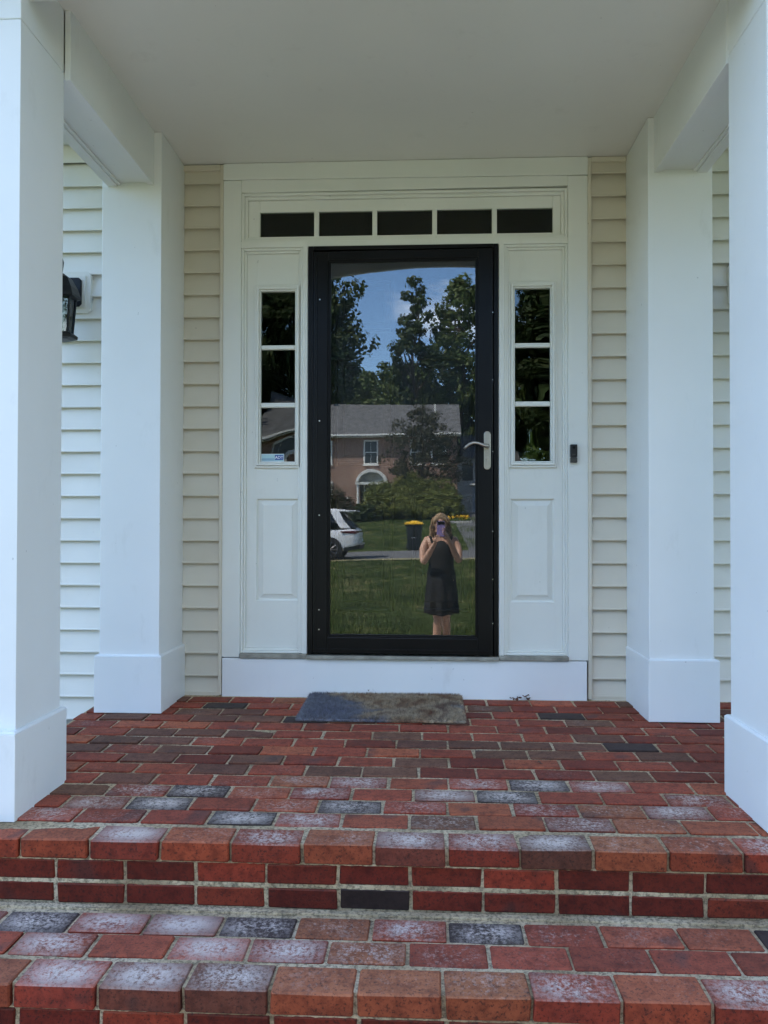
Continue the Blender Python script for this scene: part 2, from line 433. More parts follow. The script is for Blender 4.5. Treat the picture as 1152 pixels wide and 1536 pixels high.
# stepped mouldings round the openings
bm = BM()
box(bm, -.512, -.486, -.002, .05, .214, 2.33); box(bm, .486, .513, -.002, .05, .214, 2.33)
mk('mullion_post', bm, M['trim'], sur, .003)
bm = BM(); box(bm, -.832, .834, -.001, .05, 2.297, 2.3295); mk('transom_bar', bm, M['trim'], sur, .003)
for s in (-1, 1):
    x0, x1 = (-.8315, -.5125) if s < 0 else (.5135, .8335)
    # opening moulding
    bm = BM(); frame(bm, x0, x1, .2145, 2.2965, .012, .006, .05)
    frame(bm, x0 + .012, x1 - .012, .2265, 2.2845, .012, .018, .05)
    mk('opening_moulding', bm, M['trim'], sur, .003)
    # sidelight unit
    g0, g1 = (-.734, -.555) if s < 0 else (.570, .750)
    bm = BM(); xa, xb, za, zb = x0 + .0245, x1 - .0245, .239, 2.272
    yb = .032
    box(bm, xa, g0 - .02, yb, .06, za, zb); box(bm, g1 + .02, xb, yb, .06, za, zb)
    box(bm, g0 - .02, g1 + .02, yb, .06, 2.095, zb); 
    # lower part with sunk raised panel
    p0, p1 = (-.754, -.536) if s < 0 else (.54, .796)
    p0 = max(p0, g0 - .019); p1 = min(p1, g1 + .019)
    box(bm, g0 - .02, g1 + .02, yb, .06, za, .481); box(bm, g0 - .02, g1 + .02, yb, .06, 1.005, 1.177)
    box(bm, g0 - .02, p0, yb, .06, .481, 1.005); box(bm, p1, g1 + .02, yb, .06, .481, 1.005)
    sdl = mk('sidelight_panel', bm, M['trim'], sur, .002)
    bm = BM(); # raised field, chamfered
    q0, q1, r0, r1 = p0, p1, .481, 1.005; c = .034; dy = yb + .013
    V = [bm.verts.new(p) for p in ((q0, dy, r0), (q1, dy, r0), (q1, dy, r1), (q0, dy, r1), (q0 + c, yb + .002, r0 + c), (q1 - c, yb + .002, r0 + c), (q1 - c, yb + .002, r1 - c), (q0 + c, yb + .002, r1 - c),
         (q0 + .007, yb + .016, r0 + .007), (q1 - .007, yb + .016, r0 + .007), (q1 - .007, yb + .016, r1 - .007), (q0 + .007, yb + .016, r1 - .007),
         (q0 + c, yb + .007, r0 + c), (q1 - c, yb + .007, r0 + c), (q1 - c, yb + .007, r1 - c), (q0 + c, yb + .007, r1 - c))]
    for k in range(4):
        n_ = (k + 1) % 4
        bm.faces.new((V[k], V[n_], V[8 + n_], V[8 + k])); bm.faces.new((V[8 + k], V[8 + n_], V[12 + n_], V[12 + k])); bm.faces.new((V[12 + k], V[12 + n_], V[4 + n_], V[4 + k]))
    bm.faces.new(V[4:8])
    mk('raised_panel', bm, M['trim'], sur)
    # sash frame with beads
    bm = BM(); frame(bm, g0 - .032, g1 + .032, 1.164, 2.110, .0105, yb - .014, yb - .0005); frame(bm, g0 - .0205, g1 + .0205, 1.1755, 2.0985, .0125, yb - .022, yb - .0005)
    frame(bm, g0 - .0075, g1 + .0075, 1.1885, 2.0855, .0075, yb - .012, .055)
    sash = mk('sash_frame', bm, M['trim'], sur, .0025)
    bm = BM(); box(bm, g0 + .0005, g1 - .0005, yb - .008, .050, 1.776, 1.7985); box(bm, g0 + .0005, g1 - .0005, yb - .008, .050, 1.476, 1.5005)
    mk('muntin', bm, M['trim'], sash, .005)
    for z0, z1 in ((1.1965, 1.4755), (1.501, 1.7755), (1.799, 2.0775)):
        bm = BM(); box(bm, g0 + .0005, g1 - .0005, .040, .044, z0, z1); mk('pane', bm, M['side_glass'], sash)
    if s < 0:
        M['sticker'] = simple('sticker_pale', (.42, .62, .66), .4, 0, .05); M['stblue'] = simple('sticker_blue', (.01, .06, .32), .4, 0, .05); M['stwhite'] = simple('sticker_white', (.8, .82, .85), .4, 0, .03)
        st = empty('alarm_sticker', (0, 0, 0), 0, 'small blue and white alarm company sticker in the bottom corner of the left sidelight', 'sticker')
        bm = BM(); box(bm, -.7325, -.6135, .0385, .0398, 1.1975, 1.2375); mk('backing', bm, M['sticker'], st)
        bm = BM(); frame(bm, -.7323, -.6137, 1.1977, 1.2373, .0022, .0375, .0384); mk('border', bm, M['stwhite'], st)
        bm = BM(); box(bm, -.661, -.617, .0374, .0384, 1.2065, 1.2315); mk('blue_field', bm, M['stblue'], st)
        bm = BM(); box(bm, -.729, -.664, .0376, .0384, 1.2105, 1.2125); box(bm, -.729, -.664, .0376, .0384, 1.2055, 1.2068); mk('print_line', bm, M['stblue'], st)
        cu = bpy.data.curves.new('txt', 'FONT'); cu.body = 'ADT'; cu.size = .021; cu.align_x = 'CENTER'; cu.extrude = .0003; cu.offset = .0004
        to = bpy.data.objects.new('txt', cu); me = None
        col.objects.link(to); bpy.context.view_layer.update()
        me = bpy.data.meshes.new_from_object(to.evaluated_get(bpy.context.evaluated_depsgraph_get())); bpy.data.objects.remove(to)
        o = link('lettering', me, M['stwhite'], st); o.location = (-.639, .0370, 1.212); o.rotation_euler = (R(90), 0, 0)
# transom
bm = BM(); frame(bm, -.8315, .8335, 2.330, 2.5825, .014, .008, .05)
frame(bm, -.8175, .8195, 2.344, 2.5685, .016, .022, .05); mk('opening_moulding', bm, M['trim'], sur, .003)
bm = BM(); box(bm, -.8015, -.742, .034, .06, 2.3605, 2.552); box(bm, .764, .8035, .034, .06, 2.3605, 2.552); box(bm, -.742, .764, .034, .06, 2.492, 2.552)
tr = mk('transom_sash', bm, M['trim'], sur, .003)
bm = BM(); box(bm, -.8015, .8035, .028, .06, 2.3445, 2.354); mk('glazing_lip', bm, M['trim'], tr, .003)
xs = [-.742, -.447, -.146, .162, .4675, .764]
bm = BM()
for x in xs[1:-1]: box(bm, x - .0125, x + .0125, .026, .058, 2.3545, 2.4915)
mk('muntin', bm, M['trim'], tr, .005)
for i in range(5):
    a = xs[i] + (.0127 if i else 0); b = xs[i + 1] - (.0127 if i < 4 else 0)
    bm = BM(); box(bm, a, b, .044, .048, 2.3545, 2.4915); mk('pane', bm, M['transom_glass'], tr)

# ------------------------------------------------------------------ entry door behind the storm door
en = empty('entry_door', (0, .11, .2), 0, 'dark painted panelled entry door closed behind the storm door glass', 'door')
bm = BM(); box(bm, -.45, .45, 0, .045, 0, 2.09)
mk('door_slab', bm, M['entry_paint'], en, .002)
for x0, x1 in ((-.36, -.05), (.05, .36)):
    for z0, z1 in ((.22, .82), (.98, 1.55), (1.68, 1.95)):
        bm = BM(); frame(bm, x0, x1, z0, z1, .018, -.010, -.0005); box(bm, x0 + .05, x1 - .05, -.008, -.0005, z0 + .05, z1 - .05)
        mk('door_panel', bm, M['entry_paint'], en, .004)
bm = BM(); tube(bm, [(.405, 0, .84), (.405, -.035, .84), (.405, -.05, .84), (.405, -.07, .84), (.405, -.078, .84)], [.012, .011, .024, .026, .012], 16)
mk('door_knob', bm, M['brass'], en, smooth=True)
bm = BM(); box(bm, -.486, -.4505, 0, .06, 0, 2.097); box(bm, .4505, .486, 0, .06, 0, 2.097); mk('jamb', bm, M['entry_paint'], en)

# ------------------------------------------------------------------ storm door (hinged left, standing a touch ajar)
sf = empty('storm_door', (-.478, 0, .2145), 0, 'black full view storm door with tall glass reflecting the front yard', 'door')
bm = BM(); box(bm, -.0045, .022, -.012, .045, 0, 2.082); box(bm, .938, .9605, -.012, .045, 0, 2.082); box(bm, .022, .938, -.012, .045, 2.062, 2.082)
mk('door_frame', bm, M['black_metal'], sf, .002)
leaf = empty('door_leaf', (.024, 0, .006)); leaf.parent = sf; leaf.rotation_euler = (0, 0, -PHI)
W_ = .908; Hh = 2.046
g0, g1, gz0, gz1 = .085, .823, .094, 1.990
bm = BM()
box(bm, 0, g0 - .012, -.016, .012, 0, Hh); box(bm, g1 + .012, W_, -.016, .012, 0, Hh)
box(bm, g0 - .012, g1 + .012, -.016, .012, gz1 + .012, Hh); box(bm, g0 - .012, g1 + .012, -.016, .012, 0, gz0 - .012)
mk('stile_and_rail', bm, M['black_metal'], leaf, .003)
bm = BM(); frame(bm, g0 - .012, g1 + .012, gz0 - .012, gz1 + .012, .0065, -.013, .008); frame(bm, g0 - .0055, g1 + .0055, gz0 - .0055, gz1 + .0055, .0075, -.009, .008)
mk('glazing_bead', bm, M['black_metal'], leaf, .0015)
bm = BM(); box(bm, g0 + .002, g1 - .002, -.002, .002, gz0 + .002, gz1 - .002); gp = mk('glass_pane', bm, M['door_glass'], leaf)
bm = BM(); box(bm, .010, .890, -.019, -.0165, .018, .024); box(bm, .016, .020, -.0185, -.0165, .03, Hh - .02); mk('edge_rib', bm, M['black_metal'], leaf, .001)
bm = BM()
for z in (.12, .22, .47, .70, .95, 1.18, 1.45, 1.69, 1.80, 1.97):
    for x, y in ((.008, -.0145), (.032, -.0175)):
        if (x > .02) == (int(z * 100) % 2 == 0): box(bm, x - .0028, x + .0028, y - .001, y + .0022, z - .0028, z + .0028)
for z in (.16, .38, .62, 1.02, 1.38, 1.72): box(bm, .9052, .9098, -.018, -.0165, z - .0022, z + .0022)
mk('screw_head', bm, M['screw'], sf if False else leaf)
# handle set
hx = .879 + .001; 
hd = BM()
pts = []
for k in range(13):
    t = math.pi * k / 12; pts.append((hx + .0165 * math.cos(t), 1.105 + .0165 * math.sin(t)))
for k in range(13):
    t = math.pi + math.pi * k / 12; pts.append((hx + .0165 * math.cos(t), .945 + .0165 * math.sin(t)))
prism(hd, pts, -.024, -.0165)
hplate = mk('handle_plate', hd, M['nickel'], leaf, .002)
bm = BM(); tube(bm, [(hx, -.022, 1.045), (hx, -.05, 1.045), (hx - .004, -.058, 1.045), (hx - .02, -.062, 1.047), (hx - .045, -.062, 1.058), (hx - .07, -.060, 1.061), (hx - .092, -.058, 1.052), (hx - .107, -.055, 1.040), (hx - .116, -.052, 1.030)],
     [.0125, .0115, .0105, .0085, .0075, .0075, .007, .0065, .005], 12)
mk('handle_lever', bm, M['nickel'], leaf, smooth=True)
bm = BM(); tube(bm, [(hx, -.0235, .985), (hx, -.030, .985)], [.009, .008], 14); box(bm, hx - .0022, hx + .0022, -.036, -.0305, .967, .993)
mk('lock_thumbturn', bm, M['nickel'], leaf, .001)

# doorbell
db = empty('doorbell', (.8585, -.0, 1.231), 0, 'black video doorbell on the right door casing', 'doorbell')
bm = BM(); box(bm, -.0175, .0175, -.024, -.0002, -.018, .046); mk('camera_housing', bm, M['dark_plastic'], db, .004, seg=3)
bm = BM(); box(bm, -.0175, .0175, -.023, -.0002, -.046, -.0185); mk('bell_button', bm, M['smoke_plastic'], db, .004, seg=3)
bm = BM(); tube(bm, [(0, -.0242, .03), (0, -.0255, .03)], [.008, .0075], 16); mk('lens', bm, M['black_metal'], db)
bm = BM(); box(bm, -.007, .007, -.0248, -.0242, -.006, -.002); mk('status_mark', bm, M['smoke_plastic'], db)

# ------------------------------------------------------------------ porch: columns, beams, ceiling, roof
def column(name, x0, x1, y0, y1, z0, z1, px0, px1, py0, py1, pt, label, seam=None):
    c = empty(name, ((x0 + x1) / 2, (y0 + y1) / 2, z0), 0, label, 'column', 'square white porch columns')
    cx, cy = c.location.x, c.location.y
    bm = BM()
    if seam:
        box(bm, x0 - cx, x1 - cx, y0 - cy, y1 - cy, pt - z0 - .03, seam - z0 - .003)
        box(bm, x0 - cx + .003, x1 - cx - .003, y0 - cy + .003, y1 - cy - .003, seam - z0 - .003, seam - z0)
        mk('shaft', bm, M['white'], c, .003)
        bm = BM(); box(bm, x0 - cx, x1 - cx, y0 - cy, y1 - cy, seam - z0, z1 - z0); mk('shaft_top', bm, M['white'], c, .003)
    else:
        box(bm, x0 - cx, x1 - cx, y0 - cy, y1 - cy, pt - z0 - .03, z1 - z0); mk('shaft', bm, M['white'], c, .003)
    bm = BM()
    X0, X1, Y0, Y1 = px0 - cx, px1 - cx, py0 - cy, py1 - cy
    box(bm, X0, X1, Y0, Y1, 0, pt - z0 - .006)
    # chamfered cap of the plinth
    b0 = [bm.verts.new(p) for p in ((X0, Y0, pt - z0 - .006), (X1, Y0, pt - z0 - .006), (X1, Y1, pt - z0 - .006), (X0, Y1, pt - z0 - .006))]
    q = .007; t0 = [bm.verts.new(p) for p in ((X0 + q, Y0 + q, pt - z0), (X1 - q, Y0 + q, pt - z0), (X1 - q, Y1 - q, pt - z0), (X0 + q, Y1 - q, pt - z0))]
    for k in range(4): bm.faces.new((b0[k], b0[(k + 1) % 4], t0[(k + 1) % 4], t0[k]))
    bm.faces.new(t0)
    mk('plinth', bm, M['white'], c, .0025)
    return c
CT = 2.7345
column('porch_column', -1.4206, -1.1338, -.350, .015, -.012, CT - .002, -1.4399, -1.1184, -.3502 - .014, .010, .2594, 'white square column against the house wall left of the door')
column('porch_column', 1.1262, 1.4147, -.3821, .015, -.012, CT - .002, 1.1240 - .004, 1.4359, -.3821 - .014, .010, .2695, 'white square column against the house wall right of the door')
column('porch_column', -1.515, -1.1949, -1.5561, -1.234 - .012, -.062, CT + .05, -1.53, -1.1793, -1.5887, -1.2225, .2198, 'white square column at the front left corner of the porch', 2.511)
column('porch_column', 1.1619, 1.482, -1.5561, -1.2355 - .012, -.055, CT + .05, 1.1478, 1.498, -1.5749, -1.2225, .2237, 'white square column at the front right corner of the porch', 2.511)

def beam(label, xi, xo, y0, y1):
    s = 1 if xo > xi else -1
    b = empty('porch_beam', ((xi + xo) / 2, (y0 + y1) / 2, 2.48), 0, label, 'beam', 'porch side beams')
    cx, cy = b.location.x, b.location.y
    def bx(a, c, z0, z1, nm, bev=.002):
        bm = BM(); box(bm, a - cx, c - cx, y0 - cy, y1 - cy, z0 - 2.48, z1 - 2.48); return mk(nm, bm, M['white'], b, bev)
    bx(xi, xi + s * .022, 2.480, CT + .05, 'inner_fascia')
    bx(xi + s * .0225, xo - s * .047, 2.492, 2.51, 'soffit_board')
    bx(xo - s * .0465, xo, 2.476, CT + .05, 'outer_fascia')
    bx(xi + s * .0225, xi + s * .034, 2.484, 2.4915, 'soffit_bead'); bx(xo - s * .062, xo - s * .047, 2.482, 2.4915, 'soffit_bead')
    return b
beam('white boxed beam running from the house to the front left column', -1.170, -1.392, -1.249, -.3485)
beam('white boxed beam running from the house to the front right column', 1.154, 1.392, -1.2495, -.3805)
for s, X, Y in ((-1, -1.1705, -.3510), (1, 1.1545, -.3830)):
    pass
porch_roof = empty('porch_roof', (0, -.9, CT), 0, 'gabled porch roof with flat painted ceiling and arched front beam', 'porch roof')
def pr(name, bm, mat, bev=0, smooth=False):
    o = mk(name, bm, mat, porch_roof, bev, smooth); o.matrix_parent_inverse = Matrix.Translation((0, .9, -CT)); return o
bm = BM(); box(bm, -1.5, 1.5, -1.5, .018, CT, CT + .02); pr('ceiling', bm, M['ceil'])
# arched front beam
bm = BM(); xa, xb = -1.1945, 1.1615; n = 40
pts = [(xb, 3.0), (xa, 3.0)]
for k in range(n + 1):
    x = xa + (xb - xa) * k / n
    pts.append((x, max(2.602, 2.665 - (x - .13) ** 2 / (2 * 4.3))))
prism(bm, pts, -1.545, -1.50); pr('arched_beam', bm, M['white'], .003)
bm = BM(); prism(bm, [(-1.85, 2.95), (0, 3.75), (1.85, 2.95)], -1.62, -1.56); pr('gable_face', bm, M['siding'])
bm = BM(); prism(bm, [(-2.0, 2.90), (0, 3.78), (2.0, 2.90), (2.0, 2.98), (0, 3.87), (-2.0, 2.98)], -1.86, .03); pr('roof_deck', bm, M['roof'])
bm = BM(); prism(bm, [(-2.01, 2.84), (0, 3.74), (2.01, 2.84), (2.01, 2.96), (0, 3.86), (-2.01, 2.96)], -1.90, -1.862); pr('rake_board', bm, M['white'], .003)
bm = BM(); box(bm, -2.0, -1.50, -1.86, .018, 2.86, 2.90); box(bm, 1.50, 2.0, -1.86, .018, 2.86, 2.90); box(bm, -1.5, 1.5, -1.86, -1.55, 2.86, 2.90); pr('soffit', bm, M['white'])
bm = BM(); box(bm, -1.53, -1.38, -1.245, .018, 2.785, 2.95); box(bm, 1.38, 1.53, -1.245, .018, 2.785, 2.95); pr('side_frieze', bm, M['white'])

# ------------------------------------------------------------------ brick porch and steps
def brick_mesh(L=.2035, W=.1015, H=.0575, seed=0, bev=.0035):
    r = random.Random(seed); b = BM(); v = box(b, -L / 2, L / 2, -W / 2, W / 2, -H, 0)
    for q in v: q.co += Vector((r.uniform(-.0024, .0024), r.uniform(-.0022, .0022), r.uniform(-.0015, .0012)))
    bmesh.ops.bevel(b, geom=b.edges[:], offset=bev, segments=1, affect='EDGES')
    bmesh.ops.recalc_face_normals(b, faces=b.faces)
    me = bpy.data.meshes.new('brick'); b.to_mesh(me); b.free(); me.materials.append(M['brick']); return me
BR = [brick_mesh(seed=s, bev=.0028 + .0004 * (s % 6)) for s in range(12)]
COLS = {'R': (.33, .072, .036), 'O': (.42, .112, .050), 'D': (.20, .040, .021), 'B': (.18, .082, .048), 'K': (.042, .036, .031), 'T': (.37, .125, .055),
        'P': (.34, .072, .036), 'W': (.25, .09, .055), 'G': (.10, .09, .088)}
def brick(parent, x, y, z, kind, frost, sy=1.0, sx=1.0, rot=None):
    b = link('brick', rnd.choice(BR), None, parent)
    b.location = (x + rnd.uniform(-.0015, .0015), y + rnd.uniform(-.001, .001), z + rnd.uniform(-.0024, .0016))
    b.rotation_euler = (rnd.uniform(-.006, .006), rnd.uniform(-.006, .006), rnd.uniform(-.006, .006)) if rot is None else rot
    b.scale = (sx, sy, 1)
    c = COLS[kind]; j = rnd.uniform(.80, 1.20)
    b.color = (c[0] * j, c[1] * j * rnd.uniform(.94, 1.06), c[2] * j, frost); return b
PITCH = .2127; SL = .0368
def px_x(u, y, z):   # world x of a picture column on the line (y,z); authoring aid for joint positions measured on the photograph
    zz = Vector((0, y, z)) - CAM
    k = (u - 576) / 1197.27
    # solve (d.RT) = k (d.F), d=(X-cx, zz.y, zz.z)
    num = k * (zz.y * F.y + zz.z * F.z) - (zz.y * RT.y + zz.z * RT.z)
    return CAM.x + num / (RT.x - k * F.x)
porch = empty('brick_porch', (0, 0, 0), 0, 'red brick porch floor with a two course riser and white efflorescence along its front', 'porch')
XL, XR = -1.50, 1.80
# measured joints (world x, porch frame) for each course of the floor, front to back
X0J = {0: -1.1017, 1: -.1513, 2: -.2404, 3: -.3534, 4: -.4422, 5: -.3342, 6: -.4334, 7: -.544, 8: -.4302, 9: -.5354, 10: -.6363, 11: .5314, 12: .6388, 13: .5276, 14: .6328}
ROWK = {0: (24, ['O', 'P9', 'O2', 'P5', 'T2', 'W8', 'P7', 'B7', 'T2', 'O3', 'P6']),
        1: (118 - 97, ['P5', 'R2', 'R', 'K8', 'P8', 'O', 'B4', 'O', 'W7', 'T3', 'O']),
        2: (-8, ['R', 'W6', 'K7', 'R', 'O3', 'K7', 'R3', 'O', 'P4', 'T4', 'W8', 'R3']),
        3: (70, ['B', 'P5', 'K5', 'O3', 'P5', 'R', 'W7', 'K6', 'R', 'R', 'P6', 'R']),
        4: (136, ['R', 'B', 'R', 'R2', 'T3', 'P6', 'O', 'P5', 'K7', 'P7', 'R'])}
ymid = lambda k: -1.5223 + (k - 1) * .1111 if k > 0 else -1.5223 - .1245
rows_n = 15
cnt = 0
for k in range(rows_n):
    y = ymid(k); z = SL * y
    j0 = X0J[k] - .0 if k in X0J else None
    if k == 0: y = -1.652; z = SL * y - .001
    x = j0 + math.floor((XL - j0) / PITCH) * PITCH
    names = None
    if k in ROWK:
        first = {0: 24, 1: 30, 2: -2, 3: 72, 4: 50}[k]
        xj = px_x(first, y if k else -1.718, z)
        i0 = round((xj - j0) / PITCH); names = ROWK[k][1]
    while x < XR - .02:
        a = max(x, XL); b = min(x + PITCH, XR)
        if b - a > .04:
            i = round((x - j0) / PITCH)
            kd, fr = None, 0
            if names is not None:
                q = i - i0
                if 0 <= q < len(names):
                    kd = names[q][0]; fr = int(names[q][1:] or 0) / 10
            if kd is None:
                kd = rnd.choices('RODBKT', (5, 1.2 if k > 4 else 2.5, 2.2, 3.4 if k > 4 else 1, .55, .6))[0]
                fr = rnd.choice((0, 0, .3, .6)) if k < 5 else (.12 if rnd.random() < .1 else 0)
                if k >= 5:
                    if kd == 'K': kd = 'B'
                    for rk, ru in ((8, 948), (12, 840), (13, 340), (11, 435), (12, 125)):
                        if rk == k and abs(px_x(ru, y, z) - (a + b) / 2) < .105: kd = 'K'
            brick(porch, (a + b) / 2, y, z, kd, fr, sx=(b - a - .0095) / .2035, sy=1.12 if k == 0 else 1.0)
        x += PITCH
# riser courses of the porch
for c, (zt, off) in enumerate(((-.126, .1063), (-.1965, .0))):
    x = -1.1017 - PITCH * 3 + off - (.106 if c else 0)
    row = 0
    while x < XR + .1:
        kd = rnd.choices('DR', (3, 1))[0]; fr = 0
        if c == 1:
            u = (x + .1)
            if abs(u - px_x(612, -1.70, -.2)) < .106: kd = 'K'
        brick(porch, x + PITCH / 2, -1.647, zt, kd, fr, rot=(0, 0, rnd.uniform(-.003, .003)))
        x += PITCH
# mortar bed
def mortar(parent, x0, x1, y0, y1, z0, z1, slope=0, nx=60, ny=24):
    b = BM(); r = random.Random(5)
    V = {}
    for i in range(nx + 1):
        for j in range(ny + 1):
            x = x0 + (x1 - x0) * i / nx; y = y0 + (y1 - y0) * j / ny
            V[i, j] = b.verts.new((x, y, (slope * y if slope else 0) + z1 + r.uniform(-.0012, .0012)))
    for i in range(nx):
        for j in range(ny): b.faces.new((V[i, j], V[i + 1, j], V[i + 1, j + 1], V[i, j + 1]))
    bot = [b.verts.new(p) for p in ((x0, y0, z0), (x1, y0, z0), (x1, y1, z0), (x0, y1, z0))]
    b.faces.new([V[i, 0] for i in range(nx, -1, -1)] + [bot[0], bot[1]])
    b.faces.new([V[i, ny] for i in range(nx + 1)] + [bot[2], bot[3]])
    b.faces.new([V[0, j] for j in range(ny + 1)] + [bot[3], bot[0]])
    b.faces.new([V[nx, j] for j in range(ny, -1, -1)] + [bot[1], bot[2]])
    b.faces.new(bot[::-1])
    return mk('mortar_bed', b, M['mortar'], parent)
mortar(porch, XL + .004, XR - .004, -1.6925, .03, -.62, -.0055, SL)

def ragged_joint(parent, x0, x1, y, z, h, d, seed):
    """lumpy pointing run along a horizontal joint"""
    r = random.Random(seed); b = BM(); n = int((x1 - x0) / .012); rings = []
    for i in range(n + 1):
        x = x0 + (x1 - x0) * i / n; hh = h * r.uniform(.75, 1.25); dd = d * r.uniform(.4, 1.3)
        rings.append([(x, y + .02, z + hh / 2), (x, y + .02, z - hh / 2), (x, y - dd, z - hh / 2), (x, y - dd * 1.2, z), (x, y - dd, z + hh / 2)])
    loft(b, rings); return mk('pointing', b, M['mortar'], parent)
ragged_joint(porch, XL, XR, -1.694, -.1235, .008, .002, 1)
ragged_joint(porch, XL, XR, -1.694, -.190, .012, .002, 2)

def step(label, yb, ys, z, fronts, rowjoints, kinds, idx, sy):
    st_ = empty('brick_step', (0, (yb + ys[-1]) / 2, z), 0, label, 'step', 'brick steps below the porch')
    oy = st_.location.y
    for r_i, yc in enumerate(ys):
        j0 = rowjoints[r_i]; x = j0 + math.floor((XL - j0) / PITCH) * PITCH
        while x < XR - .02:
            a = max(x, XL); b = min(x + PITCH, XR)
            if b - a > .05:
                q = round((x - j0) / PITCH); nm = kinds[r_i]; 
                if nm and 0 <= q < len(nm): kd, fr = nm[q][0], int(nm[q][1:] or 0) / 10
                else: kd, fr = rnd.choice('RORDTP'), rnd.choice((0, 0, .3, .6))
                brick(st_, (a + b) / 2, yc - oy, 0, kd, fr, sx=(b - a - .0095) / .2035, sy=sy[r_i])
            x += PITCH
    yf = ys[-1] - .1015 * sy[-1] / 2
    for c in range(2):
        x = XL + (.05 if c else -.04)
        while x < XR - .05:
            brick(st_, x + PITCH / 2, yf + .012 + .05 - oy, -.066 - c * .0665, rnd.choice('DDR'), 0, rot=(0, 0, 0)); x += PITCH
    o = mortar(st_, XL + .004, XR - .004, yf + .018, yb - .0, GZ - .02, z - .006, 0, 60, 8); o.location = (0, -oy, -z)
    rj = ragged_joint(st_, XL, XR, yf + .014, z - .0615, .008, .002, 9 + idx); rj.location = (0, -oy, -z)
    rj = ragged_joint(st_, XL, XR, yb - .012, z - .002, .007, .004, 20 + idx); rj.location = (0, -oy, -z)
    return st_
z1 = -.255
jA = px_x(1.0, -1.81, z1); jB = px_x(20, -1.94, z1); jC = px_x(283, -2.06, z1) - PITCH * 2
step('brick step directly below the porch riser with dark and frosted bricks', -1.715, [-1.806, -1.9245, -2.058], z1, None, [jA, jB, jC],
     [['K6', 'P9', 'W9', 'K5', 'T2', 'P6', 'K6', 'R2', 'O1', 'O1', 'K'], ['P8', 'R', 'P9', 'P7', 'T4', 'P2', 'R1', 'R1', 'R', 'R'], ['P9', 'W9', 'B6', 'T1', 'T1', 'T2', 'P7', 'O1', 'P7', 'R']], 0, [1.06, 1.06, 1.16])
step('lowest brick step above the front walk', -2.105, [-2.19, -2.31, -2.44], -.448, None, [.03, .13, .05], [None, None, None], 1, [1.06, 1.06, 1.12])
step_l = None
# landing of paver level
bm = BM(); box(bm, XL - .1, XR + .1, -3.12, -2.49, GZ - .04, GZ + .022); tag(mk('front_landing', bm, M['concrete'], bevel=.01), kind='structure')

# ------------------------------------------------------------------ door mat
mat = empty('door_mat', (-.085, -.19, -.004), 0, 'worn brown and blue grey coir doormat on the brick in front of the door', 'doormat')
mt = MT('worn_mat_pile', .98, (.15, .13, .11), 0, .1); v = mt.coord('Object')
sx_ = mt.n('ShaderNodeSeparateXYZ'); mt.l(v, sx_.inputs[0])
n1 = mt.noise(v, 5.5, 4, .6, .8); n2 = mt.noise(v, 160, 3); n3 = mt.noise(mt.coord('Object', (1, 2.2, 1)), 4.2, 3, .5, 1.0)
c = mt.ramp(n1, [(.36, (.22, .10, .06)), (.46, (.44, .31, .19)), (.56, (.58, .46, .31)), (.66, (.24, .15, .11))])
lf = mt.math('ADD', mt.math('MULTIPLY', sx_.outputs['X'], -2.2), mt.math('MULTIPLY', n3, 1.2)); lf = mt.math('SUBTRACT', lf, mt.math('MULTIPLY', sx_.outputs['Y'], 1.2))
c = mt.mix(mt.ramp(lf, [(.80, 0), (1.9, .85)]), c, (.19, .22, .29))
c = mt.mix(mt.ramp(n3, [(.60, 0), (.70, .6)]), c, (.22, .26, .28))
n4 = mt.noise(v, 48, 4, .7); c = mt.mix(mt.ramp(n4, [(.38, .7), (.55, 0)]), c, (.10, .085, .07))
c = mt.mix(mt.ramp(n2, [(.3, .6), (.55, 0)]), c, (.08, .07, .055)); mt.col(c)
M['mat'] = mt.m
LX, LY = .765, .50
bm = BM(); bx_ = box(bm, -LX / 2, LX / 2, -LY / 2, LY / 2, 0, .012)
mk('backing', bm, M['mat'], mat, .006)
rng = np.random.default_rng(4); n = 60000
px = rng.uniform(-LX / 2, LX / 2, n); py = rng.uniform(-LY / 2, LY / 2, n)
edge = np.minimum(LX / 2 - abs(px), LY / 2 - abs(py)); hgt = .026 * np.clip(.55 + edge / .03, .5, 1) * rng.uniform(.7, 1.15, n) + .004 * np.sin(px * 9) * np.cos(py * 7)
an = rng.uniform(0, 6.28, n); tl = rng.uniform(0, .007, n); ta = rng.uniform(0, 6.28, n); wd = .0016
ox = np.where(LX / 2 - abs(px) < .01, np.sign(px) * .006, 0); oy = np.where(LY / 2 - abs(py) < .01, np.sign(py) * .006, 0)
V0 = np.stack([px - wd * np.cos(an), py - wd * np.sin(an), np.full(n, .003)], 1); V1 = np.stack([px + wd * np.cos(an), py + wd * np.sin(an), np.full(n, .003)], 1)
V2 = np.stack([px + tl * np.cos(ta) + ox, py + tl * np.sin(ta) + oy, hgt], 1)
vv = np.stack([V0, V1, V2], 1).reshape(-1, 3)
o = link('pile', rawmesh('pile', vv, np.arange(3 * n).reshape(-1, 3)), M['mat'], mat); tag(o, kind='stuff')
mat.rotation_euler = (R(2.0), 0, R(-.3)); mat.location = (-.085, -.215, -.006)

